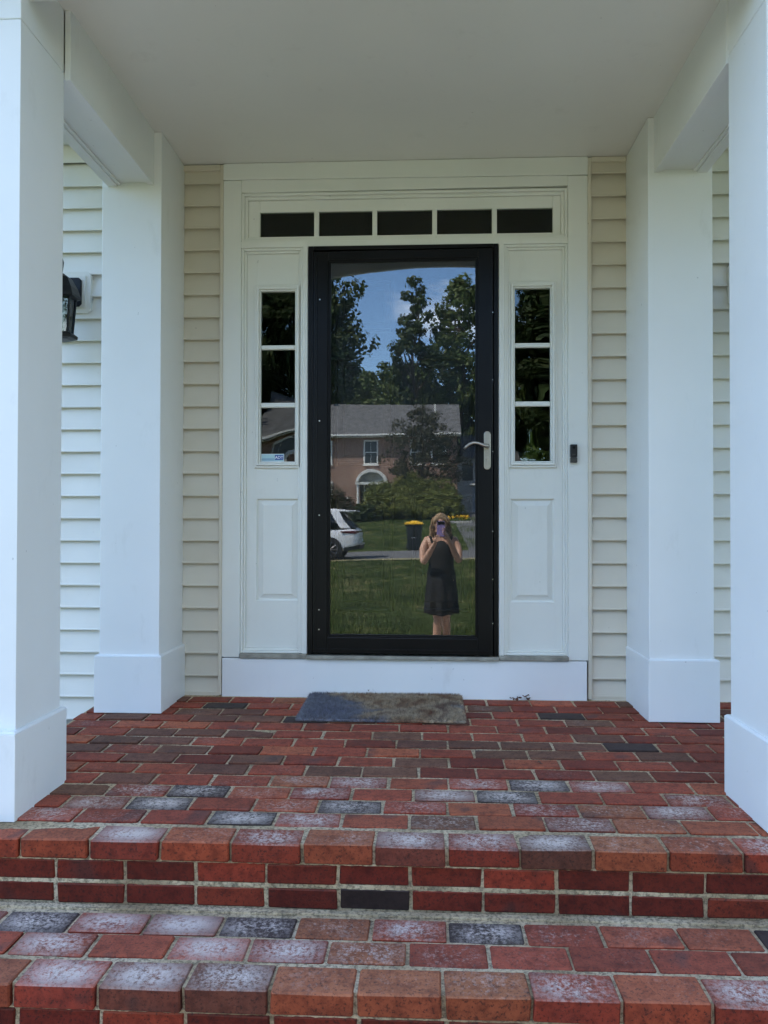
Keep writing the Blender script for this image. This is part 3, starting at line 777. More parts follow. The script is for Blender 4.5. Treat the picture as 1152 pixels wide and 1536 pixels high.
# dry leaves
M['leaf'] = simple('dry_leaf', (.13, .06, .035), .8, 0, .35, 20)
def dry_leaf(x, y, z, s, label, cat='leaf', group=None, k=0):
    b = BM(); r = random.Random(k); n = 9
    ctr = []
    for i in range(n):
        t = i / (n - 1); wv = math.sin(math.pi * t) * .42 * (1 + .25 * math.sin(i * 2.2)); zz = .35 * math.sin(t * 3 + k) ** 2
        ctr.append((b.verts.new((t * s, wv * s, (zz + .25 * abs(wv)) * s)), b.verts.new((t * s, 0, zz * s * .8)), b.verts.new((t * s, -wv * s, (zz + .3 * abs(wv)) * s))))
    for A_, B_ in zip(ctr, ctr[1:]):
        b.faces.new((A_[0], A_[1], B_[1], B_[0])); b.faces.new((A_[1], A_[2], B_[2], B_[1]))
    bmesh.ops.remove_doubles(b, verts=b.verts, dist=1e-5)
    o = mk('dry_leaf', b, M['leaf'], None, smooth=True); so_ = o.modifiers.new('thick', 'SOLIDIFY'); so_.thickness = .0008
    o.location = (x, y, z); o.rotation_euler = (0, 0, r.uniform(0, 6.28)); tag(o, label, cat, group); return o
for k, (x, y, s) in enumerate(((.555, -.03, .05), (.575, -.045, .042), (.60, -.03, .05), (.63, -.028, .035), (.545, -.05, .03))):
    dry_leaf(x, y, -.002 + .008 * (k % 3), s * .72, 'curled brown dead leaf, %s in the heap by the kick board' % ('topmost', 'front middle one', 'largest on the right', 'small rightmost one', 'leftmost')[k], 'leaf', 'dead leaves heaped by the kick board', k)
dry_leaf(-.005, -.75, -.024, .022, 'tiny dark dead leaf lying alone on the bricks in front of the doormat', 'leaf', None, 11)
dry_leaf(.56, -.98, -.033, .022, 'tiny dark dead leaf on the bricks to the right of centre', 'leaf', None, 12)
dry_leaf(-.17, .0 - .012, .03, .02, 'small reddish dead leaf on the back edge of the doormat', 'leaf', None, 13)

# ------------------------------------------------------------------ wall lanterns
def lantern(name, x, label, group):
    L = empty(name, (x, .0, 2.012), 0, label, 'wall lamp', group)
    bm = BM(); 
    def octo(w, h, c): return [(-w + c, -h), (w - c, -h), (w, -h + c), (w, h - c), (w - c, h), (-w + c, h), (-w, h - c), (-w, -h + c)]
    prism(bm, octo(.085, .108, .018), .022, -.006); prism(bm, octo(.062, .085, .002), -.0065, -.016)
    o = mk('mounting_block', bm, M['siding'], L, .003); o.location = (0, 0, .065)
    bm = BM(); prism(bm, octo(.045, .075, .014), -.0165, -.030); o = mk('back_plate', bm, M['lamp_black'], L, .004); o.location = (0, 0, .06)
    # scroll arm and curved finial
    bm = BM(); tube(bm, [(0, -.03, .05), (0, -.06, .06), (0, -.10, .10), (0, -.14, .11), (0, -.175, .085)], [.012, .011, .010, .010, .012], 10)
    mk('arm', bm, M['lamp_black'], L, smooth=True)
    bm = BM(); tube(bm, [(.0, -.175, .10), (.008, -.175, .13), (.012, -.172, .165), (.004, -.168, .19), (-.008, -.166, .20)], [.011, .008, .007, .006, .003], 10); mk('finial', bm, M['lamp_black'], L, smooth=True)
    cy = -.175
    def ring(r, z, n_=6): return [(r * math.cos(2 * math.pi * k / n_ + .52), cy + r * math.sin(2 * math.pi * k / n_ + .52), z) for k in range(n_)]
    bm = BM(); loft(bm, [ring(.03, .105), ring(.06, .085), ring(.088, .035), ring(.10, .0), ring(.10, -.012), ring(.08, -.016)]); mk('lamp_hood', bm, M['lamp_black'], L, .002)
    bm = BM(); loft(bm, [ring(.055, -.222), ring(.085, -.215), ring(.088, -.200), ring(.07, -.188)]); mk('lamp_base', bm, M['lamp_black'], L, .002)
    bm = BM()
    for k in range(6):
        t = 2 * math.pi * k / 6 + .52
        tube(bm, [(.077 * math.cos(t), cy + .077 * math.sin(t), -.014), (.062 * math.cos(t), cy + .062 * math.sin(t), -.190)], .0048, 6)
    mk('lamp_rib', bm, M['lamp_black'], L)
    for k in range(6):
        t0 = 2 * math.pi * k / 6 + .52; t1 = t0 + 2 * math.pi / 6
        b = BM(); P = [(.075 * math.cos(t0), cy + .075 * math.sin(t0), -.015), (.075 * math.cos(t1), cy + .075 * math.sin(t1), -.015), (.060 * math.cos(t1), cy + .060 * math.sin(t1), -.189), (.060 * math.cos(t0), cy + .060 * math.sin(t0), -.189)]
        b.faces.new([b.verts.new(p) for p in P]); g = mk('glass_pane', b, M['lampglass'], L); sd = g.modifiers.new('s', 'SOLIDIFY'); sd.thickness = .002
    bm = BM(); tube(bm, [(0, cy, -.188), (0, cy, -.13)], .012, 12); tube(bm, [(0, cy, -.13), (0, cy, -.11), (0, cy, -.08), (0, cy, -.05)], [.010, .017, .014, .003], 12); mk('candle_bulb', bm, M['trim'], L, smooth=True)
    return L
lantern('wall_lantern', -1.705, 'black coach lantern on a cream block left of the porch', 'wall lanterns')
lantern('wall_lantern', 1.712, 'wall lantern right of the porch, only the edge of its cream block showing', 'wall lanterns')

# ------------------------------------------------------------------ grass blades (nobody could count them)
def grass(name, a0, a1, e0, e1, n, hmin, hmax, seed, power=1.6):
    g = np.random.default_rng(seed)
    a = g.uniform(a0, a1, n); e = e0 + (e1 - e0) * g.uniform(0, 1, n) ** power
    pts = np.array([CAM.x + tvec.x * a - nrm.x * e, CAM.y + tvec.y * a - nrm.y * e]).T
    ez = np.interp(e, [-50, 0, 17.9, 24, 44, 60], [GZ, GZ, GZ + .0182 * 17.9, -.257, 1.443, 1.763])
    ss = np.clip((e - 3) / 12, 0, 1); ss = ss * ss * (3 - 2 * ss); z = ez + .024 * np.clip(a, -14, 14) * ss
    keep = ~((pts[:, 1] > -5.0) & (pts[:, 0] > -2.0) & (pts[:, 0] < 2.3)); pts, z, a, e = pts[keep], z[keep], a[keep], e[keep]; n = len(a)
    h = g.uniform(hmin, hmax, n) * (.75 + .5 * np.sin(a * 1.3 + 2) * np.sin(e * 1.1)); w_ = .0028 + .0009 * e / 2
    an = g.uniform(0, 6.28, n); la = g.uniform(0, 6.28, n); ln = g.uniform(.1, .6, n) * h
    B0 = np.stack([pts[:, 0] - w_ * np.cos(an), pts[:, 1] - w_ * np.sin(an), z - .004], 1)
    B1 = np.stack([pts[:, 0] + w_ * np.cos(an), pts[:, 1] + w_ * np.sin(an), z - .004], 1)
    T = np.stack([pts[:, 0] + ln * np.cos(la), pts[:, 1] + ln * np.sin(la), z + h], 1)
    me = rawmesh(name, np.stack([B0, B1, T], 1).reshape(-1, 3), np.arange(3 * n).reshape(-1, 3))
    o = link(name, me, M['grass']); tag(o, 'uneven summer lawn grass between the porch and the street', 'grass', kind='stuff'); return o
t = MT('grass_blades', .7, (.08, .13, .03), 0, .2); v = t.coord('Object'); geo = t.n('ShaderNodeNewGeometry')
c = t.ramp(t.noise(v, 1.3, 6, .65), [(.36, (.022, .045, .010)), (.5, (.055, .095, .022)), (.58, (.11, .14, .04)), (.66, (.26, .23, .11))])
c = t.mix(t.ramp(geo.outputs['Random Per Island'], [(.55, 0), (1, .6)]), c, (.17, .17, .07)); t.col(c)
M['grass'] = t.m
grass('lawn_grass', -9, 5, .9, 17, 170000, .05, .12, 1)
far = grass('lawn_grass', -9, 6, 24.6, 42, 60000, .06, .11, 2); far['label'] = 'mown grass slope across the street below the hedges'

# ------------------------------------------------------------------ foliage
def leaf_mat(name, dark, light, olive):
    t = MT(name, .6, dark, 0, .25); v = t.coord('Object'); geo = t.n('ShaderNodeNewGeometry')
    c = t.ramp(t.noise(v, .45, 3), [(.35, dark), (.65, light)])
    c = t.mix(t.ramp(geo.outputs['Random Per Island'], [(.5, 0), (1, .7)]), c, olive); t.col(c)
    tl = t.n('ShaderNodeBsdfTranslucent'); t.l(c, tl.inputs['Color']); ms = t.n('ShaderNodeMixShader'); ms.inputs[0].default_value = .22
    o = t.t.nodes['Material Output']; t.l(t.b.outputs[0], ms.inputs[1]); t.l(tl.outputs[0], ms.inputs[2]); t.l(ms.outputs[0], o.inputs['Surface'])
    return t.m
M['leaf_oak'] = leaf_mat('oak_leaves', (.05, .08, .02), (.09, .13, .035), (.13, .14, .045))
M['leaf_dark'] = leaf_mat('dark_leaves', (.03, .05, .017), (.055, .085, .025), (.085, .095, .03))
M['leaf_bright'] = leaf_mat('bright_leaves', (.06, .12, .02), (.10, .18, .035), (.15, .19, .05))
M['leaf_yew'] = leaf_mat('yew_leaves', (.10, .13, .03), (.18, .20, .05), (.26, .25, .08))
M['leaf_plum'] = leaf_mat('plum_leaves', (.05, .055, .03), (.08, .08, .045), (.10, .08, .055))
M['bark'] = simple('bark', (.075, .06, .045), .95, 0, .35, 4, .8, 20)

def leaves(centres, radii, per, size, g, flat=.5):
    """clusters of leaf quads"""
    centres = np.asarray(centres); k = len(centres); n = k * per
    d = g.normal(0, 1, (n, 3)); d /= np.linalg.norm(d, axis=1)[:, None]; rr = g.uniform(.25, 1, (n, 1)) ** .6
    P = np.repeat(centres, per, 0) + d * rr * np.repeat(np.asarray(radii), per)[:, None] * np.array([1, 1, .75])
    nn = d + g.normal(0, .7, (n, 3)) + np.array([0, 0, flat]); nn /= np.linalg.norm(nn, axis=1)[:, None]
    a = np.cross(nn, g.normal(0, 1, (n, 3))); a /= np.linalg.norm(a, axis=1)[:, None] + 1e-9; b = np.cross(nn, a)
    s = size * g.uniform(.6, 1.3, (n, 1))
    V = np.stack([P - a * s, P - b * s * .55, P + a * s, P + b * s * .55], 1).reshape(-1, 3)
    return V
def tree_meshes(H, trunk_h, shape, nclump, per, leaf, seed, leafmat, clump=1.0, sparse=0):
    """shape: list of (height fraction, radius)"""
    g = np.random.default_rng(seed); r = random.Random(seed)
    hs = [s[0] for s in shape]; rs = [s[1] for s in shape]
    C = []; Rr = []
    while len(C) < nclump:
        f = g.uniform(hs[0], hs[-1]); rad = np.interp(f, hs, rs)
        if g.uniform() > (rad / max(rs)) + .12: continue
        an = g.uniform(0, 6.28); q = rad * math.sqrt(g.uniform(.12, 1.0))
        lobe = 1 + .28 * math.sin(an * 3 + f * 9 + seed) + .15 * math.sin(an * 5 - f * 14)
        C.append((q * lobe * math.cos(an), q * lobe * math.sin(an), f * H)); Rr.append(clump * g.uniform(.55, 1.35))
    if sparse: 
        C2 = [(c, q) for c, q in zip(C, Rr) if math.sin(c[0] * 1.9 + c[2] * 1.1 + seed) + math.sin(c[1] * 1.3 - c[2] * .8) > -sparse]
        C = [c for c, q in C2]; Rr = [q for c, q in C2]
    V = leaves(C, Rr, per, leaf, g)
    crown = rawmesh('crown', V, np.arange(len(V)).reshape(-1, 4)); crown.materials.append(leafmat)
    bm = BM(); tr0 = H * .017 + .06
    top = H * (hs[0] + (hs[-1] - hs[0]) * .75)
    tp = [(math.sin(k * 1.3 + seed) * .02 * H * k / 8, math.cos(k * 1.7 + seed) * .02 * H * k / 8, top * k / 8 - .3) for k in range(9)]
    tube(bm, tp, [tr0 * (1.35 if k == 0 else 1) * (1 - .85 * k / 8) for k in range(9)], 10)
    idx = sorted(range(len(C)), key=lambda i: r.random())[:26]
    for i in idx:
        c = C[i]; zb = max(trunk_h * .8, c[2] - abs(c[0]) * .7 - abs(c[1]) * .7 - .5); zb = min(zb, top * .95)
        k = zb / top * 8; k0 = min(7, int(k)); fr = k - k0; A_ = Vector(tp[k0]).lerp(Vector(tp[k0 + 1]), fr); B_ = Vector(c); mid = A_.lerp(B_, .5) + Vector((0, 0, -.05 * H * .3))
        tube(bm, [A_, mid, B_, B_ + (B_ - mid) * .35], [tr0 * .32, tr0 * .2, tr0 * .08, .01], 5)
    bmesh.ops.recalc_face_normals(bm, faces=bm.faces); tm = bpy.data.meshes.new('trunk'); bm.to_mesh(tm); bm.free(); tm.materials.append(M['bark'])
    return crown, tm
def plant_tree(name, meshes, a, e, label, group='trees behind the house across the street', s=1.0, rz=0, sxy=1.0, mat_=None):
    p = yard(a, e); o = empty(name, p, rz, label, 'tree', group); o.scale = (s * sxy, s * sxy, s)
    link('crown', meshes[0], None, o); link('trunk', meshes[1], None, o); return o
oak = [(.25, 1.5), (.4, 4.2), (.6, 5.0), (.8, 4.0), (.95, 1.8), (1.0, .4)]
tm_oak = tree_meshes(20, 5, oak, 210, 75, .26, 3, M['leaf_oak'], 1.15)
tm_dark = tree_meshes(20, 4, [(.3, 1.6), (.42, 3.0), (.6, 3.5), (.8, 3.2), (.95, 1.9), (1, .5)], 200, 80, .24, 8, M['leaf_dark'], 1.05)
tm_gap = tree_meshes(22, 8, [(.3, 1.2), (.45, 3.2), (.6, 3.6), (.75, 2.9), (.9, 2.0), (1.0, .4)], 230, 60, .22, 12, M['leaf_oak'], .8, .75)
tm_gap2 = tree_meshes(22, 8, [(.28, 1.6), (.45, 2.2), (.6, 2.4), (.8, 1.7), (.93, 1.0), (1.0, .3)], 150, 60, .22, 15, M['leaf_dark'], .75, .85)
tm_green = tree_meshes(16, 3, [(.12, 3), (.35, 4.6), (.6, 4.6), (.85, 3.0), (1, .8)], 200, 75, .25, 21, M['leaf_bright'], 1.1)
# a = lateral metres, e = metres behind the photographer
plant_tree('oak_tree', tm_dark, -10.2, 59, 'tall dark tree with a dense rounded crown left of the street house roof', s=1.06, rz=.6, sxy=.95)
plant_tree('oak_tree', tm_dark, -14.5, 55, 'dark tree leaning over the left end of the house across the street', s=1.0, rz=2.6, sxy=1.2)
plant_tree('maple_tree', tm_oak, -6.2, 80, 'lower round topped green tree rising behind the middle of the street house', s=.84, rz=1.1, sxy=1.1)
plant_tree('maple_tree', tm_oak, -10.0, 84, 'mid green tree between the dark tree and the round topped one', s=.86, rz=2.9, sxy=1.1)
plant_tree('maple_tree', tm_green, -9.0, 66, 'bright green low tree showing just above the left half of the roof', s=.62, rz=.4, sxy=1.2)
plant_tree('maple_tree', tm_oak, -2.8, 76, 'green tree filling the gap below the tall sparse trees', s=.80, rz=4.0)
plant_tree('oak_tree', tm_gap2, -2.4, 66, 'tall narrow sparse tree with a pointed top against the sky', s=.985, rz=.3, sxy=.95)
plant_tree('oak_tree', tm_gap, 2.0, 68, 'tallest loose crowned tree at the right with sky showing through', s=1.02, rz=1.9, sxy=1.0)
plant_tree('oak_tree', tm_oak, .3, 71, 'dense full tree filling in beneath the loose crowned one', s=.78, rz=1.2, sxy=1.0)
plant_tree('oak_tree', tm_dark, 7.2, 56, 'dark tree standing over the garage wing', s=.80, rz=5.1, sxy=1.15)
plant_tree('oak_tree', tm_dark, 10.5, 44, 'dark spreading tree right of the driveway across the street', s=.86, rz=3.3, sxy=1.3)
plant_tree('oak_tree', tm_oak, 15, 50, 'broad green tree farther right of the driveway', s=.95, rz=.9, sxy=1.2)
plant_tree('oak_tree', tm_oak, -20, 52, 'broad green tree left of the dark pair', s=1.0, rz=5.9, sxy=1.2)
plant_tree('maple_tree', tm_green, -24, 40, 'bright green tree at the far left of the street', s=.9, rz=1.9, sxy=1.1)
plant_tree('added_shade_tree', tm_dark, 10.5, -1.0, 'unseen large dark tree added just right of the porch to shade it', 'added shade trees', s=.55, rz=1.0, sxy=1.3)  # three unseen trees added to cut skylight reaching the porch from the right
plant_tree('added_shade_tree', tm_oak, 9.5, 7.0, 'unseen broad oak added on the right side of our lawn for shade', 'added shade trees', s=.6, rz=2.0, sxy=1.2)
plant_tree('added_shade_tree', tm_dark, 14, 14, 'unseen dark tree added by the street right of our lawn for shade', 'added shade trees', s=.7, rz=3.0, sxy=1.2)
k = 0
sides = ('far left', 'left', 'middle', 'right', 'far right')
for a in range(-78, 79, 9):
    if -16 < a < 14: continue
    k += 1; mm = (tm_oak, tm_dark, tm_green)[k % 3]; wi = int((-a - 16) // 9 if a < 0 else (a - 14) // 9); wi = max(0, min(7, wi))
    plant_tree('woodland_tree', mm, a + rnd.uniform(-2, 2), 78 + rnd.uniform(-8, 14), ('round crowned oak', 'dark dense oak', 'pale green maple')[k % 3] + ' in the woodland edge, %s %s the street house' % (('nearest', 'second', 'third', 'fourth', 'fifth', 'sixth', 'seventh', 'eighth')[wi], 'to the left of' if a < 0 else 'to the right of'), 'woodland edge trees', s=rnd.uniform(.8, 1.1), rz=rnd.uniform(0, 6), sxy=1.25)

def mound(name, a, e, ra, re, h, label, mat_, n=9000, leaf=.09, seed=1, group='shrubs along the house across the street', dz=0, lean=0, cat='shrub'):
    g = np.random.default_rng(seed); p = yard(a, e); o = empty(name, p, YR, label, cat, group)
    nc = int(n / 60); C = []; Rr = []
    while len(C) < nc:
        d = g.normal(0, 1, 3); d /= np.linalg.norm(d); d[2] = abs(d[2])
        q = g.uniform(.72, 1.0); lump = 1 + .10 * math.sin(d[0] * 9 + seed) + .08 * math.sin(d[1] * 7 + d[2] * 9)
        C.append((d[0] * ra * q * lump, d[1] * re * q * lump, .12 + dz + d[2] * (h - .15) * q * lump)); Rr.append(g.uniform(.12, .24) * min(ra, h) * .7)
    V = leaves(C, Rr, 60, leaf, g, .8); me = rawmesh('foliage', V, np.arange(len(V)).reshape(-1, 4)); link('foliage', me, mat_, o)
    bm = BM(); 
    for i in range(9):
        c = C[i * (len(C) // 9)]; tube(bm, [(c[0] * .15, c[1] * .15, -.1), (c[0] * .5, c[1] * .5, c[2] * .5), (c[0] * .9, c[1] * .9, c[2] * .9)], [.05, .03, .012], 6)
    mk('stem', bm, M['bark'], o)
    # dense dark inner twiggery keeps daylight from showing straight through
    V = leaves([(c[0] * .6, c[1] * .6, c[2] * .6) for c in C], [q * 1.4 for q in Rr], 14, leaf * 2.2, g, .2); me = rawmesh('twiggery', V, np.arange(len(V)).reshape(-1, 4)); tag(link('twiggery', me, M['leaf_dark'], o), kind='stuff')
    return o
mound('yew_hedge', -1.9, 41.5, 3.2, 2.0, 2.55, 'wide mounded yew hedge in front of the brick house', M['leaf_yew'], 42000, .055, 2)
mound('yew_hedge', -.2, 40.6, 1.7, 1.5, 1.75, 'lower right shoulder of clipped yew beside the driveway', M['leaf_yew'], 22000, .055, 22)
mound('yew_hedge', -7.6, 41.5, 2.6, 1.4, 2.05, 'clipped brown green hedge left of the arched house entrance', M['leaf_plum'], 22000, .05, 5)
mound('box_shrub', -4.6, 39.6, 1.0, .8, 1.1, 'small dark rounded shrub at the left foot of the big hedge', M['leaf_dark'], 5000, .07, 6)
mound('box_shrub', -5.9, 39.8, .9, .7, .8, 'lowest shrub by the stone edging near the house walk', M['leaf_plum'], 4000, .07, 16)
tm_plum = tree_meshes(6.6, 1.4, [(.12, .9), (.3, 1.9), (.5, 2.25), (.75, 1.9), (.92, 1.1), (1, .4)], 190, 60, .085, 31, M['leaf_plum'], .42)
plant_tree('ornamental_tree', tm_plum, -1.15, 43.2, 'small dusky round headed tree standing in front of the brick house', 'front yard trees', s=1.05, rz=.5)
# yellow flowers at the edging by the driveway
fl = empty('flower_bed', yard(1.0, 37.0), YR, 'strip of yellow flowers behind a pale stone edging by the driveway', 'flower bed')
g = np.random.default_rng(9); C = np.stack([g.uniform(-1.0, .5, 26), g.uniform(-.15, .15, 26), g.uniform(.2, .42, 26)], 1)
V = leaves(C, np.full(26, .10), 18, .05, g, 1.0); M['yellow'] = simple('yellow_petals', (.75, .48, .02), .6); tag(link('blossom', rawmesh('blossom', V, np.arange(len(V)).reshape(-1, 4)), M['yellow'], fl), kind='stuff')
V = leaves(C * np.array([1, 1, .5]), np.full(26, .16), 30, .06, g, .5); tag(link('leafage', rawmesh('leafage', V, np.arange(len(V)).reshape(-1, 4)), M['leaf_bright'], fl), kind='stuff')
bm = BM(); box(bm, -1.2, .7, .28, .5, -.1, .12); mk('edging', bm, M['concrete'], fl, .02)

# driveway across the street
def drive():
    vs_ = []; fs = []; es = [24.0 + i * 2 for i in range(13)]
    for e in es:
        f = (e - 24) / 24; c0 = 3.3 - .6 * f
        for a in (c0 - 2.2, c0 - .7, c0 + .7, c0 + 2.6):
            p = yard(a, e); vs_.append((p.x, p.y, p.z + .03))
    for i in range(len(es) - 1):
        for j in range(3): k = i * 4 + j; fs.append((k, k + 4, k + 5, k + 1))
    tag(link('driveway', rawmesh('driveway', vs_, fs), M['asphalt']), kind='structure')
drive()
# own driveway edge where the car stands is the street; neighbour kerb
# ------------------------------------------------------------------ brick house across the street
def facade_mat():
    t = MT('pink_brown_house_brick', .9, (.3, .16, .11), 0, .2); v = t.coord('Object')
    mp_ = t.n('ShaderNodeMapping'); mp_.inputs['Rotation'].default_value = (R(90), 0, 0); t.l(v, mp_.inputs['Vector'])
    bt = t.n('ShaderNodeTexBrick'); bt.inputs['Scale'].default_value = 1; bt.inputs['Brick Width'].default_value = .21; bt.inputs['Row Height'].default_value = .075; bt.inputs['Mortar Size'].default_value = .008
    bt.inputs['Color1'].default_value = (.22, .12, .085, 1); bt.inputs['Color2'].default_value = (.32, .18, .13, 1); bt.inputs['Mortar'].default_value = (.42, .36, .3, 1)
    t.l(mp_.outputs[0], bt.inputs['Vector']); n_ = t.noise(v, 1.1, 4)
    t.col(t.mix(t.ramp(n_, [(.3, .45), (.7, 0)]), bt.outputs['Color'], (.26, .17, .14))); return t.m
M['hbrick'] = facade_mat()
M['htrim'] = simple('house_white_trim', (.72, .72, .68), .6, 0, .06)
M['dark_glass'] = simple('dark_window_glass', (.02, .025, .03), .12, 0, .3, 3)
M['hsiding'] = simple('grey_house_siding', (.30, .31, .32), .7, 0, .06)
M['gdoor'] = simple('blue_grey_garage_door', (.28, .32, .40), .6, 0, .06)
HB = empty('brick_house', yard(0, 48.0, 0), YR, 'two storey brick house with grey roof across the street', 'house')
HZ = HB.location.z; gb = 1.35; EV = 7.02; RG = 9.9
WX0, WX1 = -10.2, 1.1
wins = [(-5.42, 4.98, .96, 1.62), (-8.7, 4.98, .96, 1.62), (-2.1, 4.98, .96, 1.62), (-8.7, 1.95, 1.0, 1.75), (-.6, 4.98, .9, 1.62), (-1.8, 1.95, 1.1, 1.75)]
DXa, DXb, DT = -5.75, -3.85, 3.75
def wall_with_holes(x0, x1, z0, z1, holes, y0, y1):
    """one wall mesh with real openings: grid cells not inside a hole"""
    X = sorted({x0, x1} | {h[0] for h in holes} | {h[1] for h in holes}); Z = sorted({z0, z1} | {h[2] for h in holes} | {h[3] for h in holes}); bm = BM()
    for a, b in zip(X, X[1:]):
        for c, d in zip(Z, Z[1:]):
            mx_, mz = (a + b) / 2, (c + d) / 2
            if any(h[0] < mx_ < h[1] and h[2] < mz < h[3] for h in holes): continue
            box(bm, a, b, y0, y1, c, d)
    bmesh.ops.remove_doubles(bm, verts=bm.verts, dist=1e-4)
    seen = {}
    for f in list(bm.faces):
        key = tuple(sorted(v.index for v in f.verts))
    bm.verts.index_update()
    for f in list(bm.faces):
        key = tuple(sorted(v.index for v in f.verts))
        if key in seen: seen[key].append(f)
        else: seen[key] = [f]
    dup = [f for q in seen.values() if len(q) > 1 for f in q]
    bmesh.ops.delete(bm, geom=dup, context='FACES')
    return bm
# house faces +Y (towards us): front plane y=0, body behind at -y
holes = [(x, x + w_, z, z + h) for x, z, w_, h in wins] + [(DXa, DXb, gb - .2, DT)]
bm = wall_with_holes(WX0, WX1, .5, EV, holes, -.25, 0); mk('front_wall', bm, M['hbrick'], HB)
bm = BM(); box(bm, WX0, WX0 + .25, -9, -.252, .5, EV); box(bm, WX1 - .25, WX1, -9, -.252, .5, EV); box(bm, WX0, WX1, -9.25, -9.002, .5, EV)
prism(bm, [(-9.2, EV), (-.05, EV), (-4.6, RG - .15)], WX0 + .01, WX0 + .2, 'X'); prism(bm, [(-9.2, EV), (-.05, EV), (-4.6, RG - .15)], WX1 - .2, WX1 - .01, 'X'); mk('side_wall', bm, M['hbrick'], HB)
bm = BM(); prism(bm, [(.5, EV + .02), (-4.6, RG), (-9.7, EV + .02), (-9.65, EV - .12), (-4.6, RG - .14), (.45, EV - .12)][::-1], WX0 - .3, WX1 + .3, 'X')
rf = mk('roof', bm, M['roof'], HB)
bm = BM(); box(bm, WX0 - .3, WX1 + .3, .50, .62, EV - .10, EV + .04); mk('gutter', bm, M['htrim'], rf, .02)
bm = BM(); box(bm, WX0 - .3, WX1 + .3, .0, .5, EV - .17, EV - .13); mk('eave_soffit', bm, M['htrim'], rf)
bm = BM(); tube(bm, [(-.4, -2.6, EV + 1.2), (-.4, -2.6, EV + 2.6)], .06, 10); mk('vent_pipe', bm, M['htrim'], rf)
for x, z, w_, h in wins:
    bm = BM(); frame(bm, x - .07, x + w_ + .07, z - .05, z + h + .07, .11, -.08, .05); wn = mk('window', bm, M['htrim'], HB, .01)
    bm = BM(); box(bm, x - .13, x + w_ + .13, -.02, .09, z - .12, z - .052); mk('window_sill', bm, M['htrim'], wn, .01)
    bm = BM(); box(bm, x + .041, x + w_ - .041, -.06, -.01, z + h / 2 - .03, z + h / 2 + .03); box(bm, x + w_ / 2 - .012, x + w_ / 2 + .012, -.055, -.02, z + .061, z + h / 2 - .03); box(bm, x + w_ / 2 - .012, x + w_ / 2 + .012, -.055, -.02, z + h / 2 + .03, z + h - .041); mk('glazing_bar', bm, M['htrim'], wn)
    bm = BM(); box(bm, x, x + w_, -.12, -.09, z, z + h); mk('pane', bm, M['dark_glass'], wn)
# entrance with barrel arch
bm = BM(); xc = (DXa + DXb) / 2 
P = [(xc + 1.12 * math.cos(math.pi * k / 20), DT - .12 + .92 * math.sin(math.pi * k / 20)) for k in range(21)]
Pi = [(xc + .92 * math.cos(math.pi * k / 20), DT - .10 + .70 * math.sin(math.pi * k / 20)) for k in range(20, -1, -1)]
prism(bm, P + Pi, .02, 1.3); ent = mk('entrance_hood', bm, M['htrim'], HB)
bm = BM(); prism(bm, [(a, b) for a, b in Pi][::-1], .02, .10); mk('hood_fan', bm, M['htrim'], ent)
bm = BM(); box(bm, xc - 1.14, xc + 1.14, .10, 1.28, DT - .30, DT - .122); mk('hood_beam', bm, M['htrim'], ent, .01)
for s in (-1, 1):
    bm = BM(); tube(bm, [(xc + s * .98, 1.1, gb - .1), (xc + s * .98, 1.1, gb + .1), (xc + s * .98, 1.1, gb + .12), (xc + s * .98, 1.1, DT - .34), (xc + s * .98, 1.1, DT - .30)], [.15, .15, .10, .09, .14], 16); mk('entrance_column', bm, M['htrim'], HB, smooth=False)
bm = BM(); box(bm, DXa, DXb, -.16, -.12, gb - .2, DT); box(bm, DXa + .40, DXb - .40, -.119, -.09, gb, DT - .35); mk('entrance_door', bm, M['dark_glass'], HB, .01)
bm = BM(); box(bm, DXa + .3, DXa + .39, -.11, .0, gb - .1, DT); box(bm, DXb - .39, DXb - .3, -.11, .0, gb - .1, DT); mk('entrance_jamb', bm, M['htrim'], HB)
bm = BM(); tube(bm, [(-6.6, .1, 2.3), (-6.6, .1, 2.45), (-6.6, .1, 2.6)], [.06, .1, .03], 8); mk('entrance_lamp', bm, M['htrim'], HB)
bm = BM()
for k in range(26):
    z = .7 + k * .24; box(bm, WX1 - .55 + (.1 if k % 2 else 0), WX1 + .02, .0, .05, z, z + .20)
mk('corner_quoin', bm, M['hbrick'], HB, .01)['kind'] = 'stuff'
# garage wing
bm = wall_with_holes(WX1 + .03, 8.2, .5, 5.5, [(2.2, 7.0, .8, 3.45), (1.5, 2.25, 4.3 - .45, 5.1)], -1.2, -1.0); 
GW = mk('garage_wall', bm, M['hsiding'], HB)
bm = BM(); prism(bm, [(-.7, 5.5), (-4.6, 7.4), (-8.6, 5.5), (-8.6, 5.38), (-4.6, 7.26), (-.7, 5.38)][::-1], WX1 + .35, 8.6, 'X'); mk('garage_roof', bm, M['roof'], HB)
bm = BM()
for k in range(4): box(bm, 2.2, 7.0, -1.25, -1.21 + .02, .82 + k * .66, .82 + k * .66 + .64)
mk('garage_door', bm, M['gdoor'], HB, .02)
bm = BM(); box(bm, 1.5, 2.25, -1.3, -1.22, 3.85, 5.1); mk('garage_window_pane', bm, M['dark_glass'], HB)
bm = BM(); box(bm, 2.0, 7.2, -1.02, -.6, 3.5, 3.62); mk('door_hood', bm, M['htrim'], HB, .02)
bm = BM(); box(bm, 8.0, 8.2, -8.4, -1.22, .5, 5.5); box(bm, WX1 + .03, 8.2, -8.6, -8.42, .5, 5.5); mk('garage_side_wall', bm, M['hsiding'], HB)
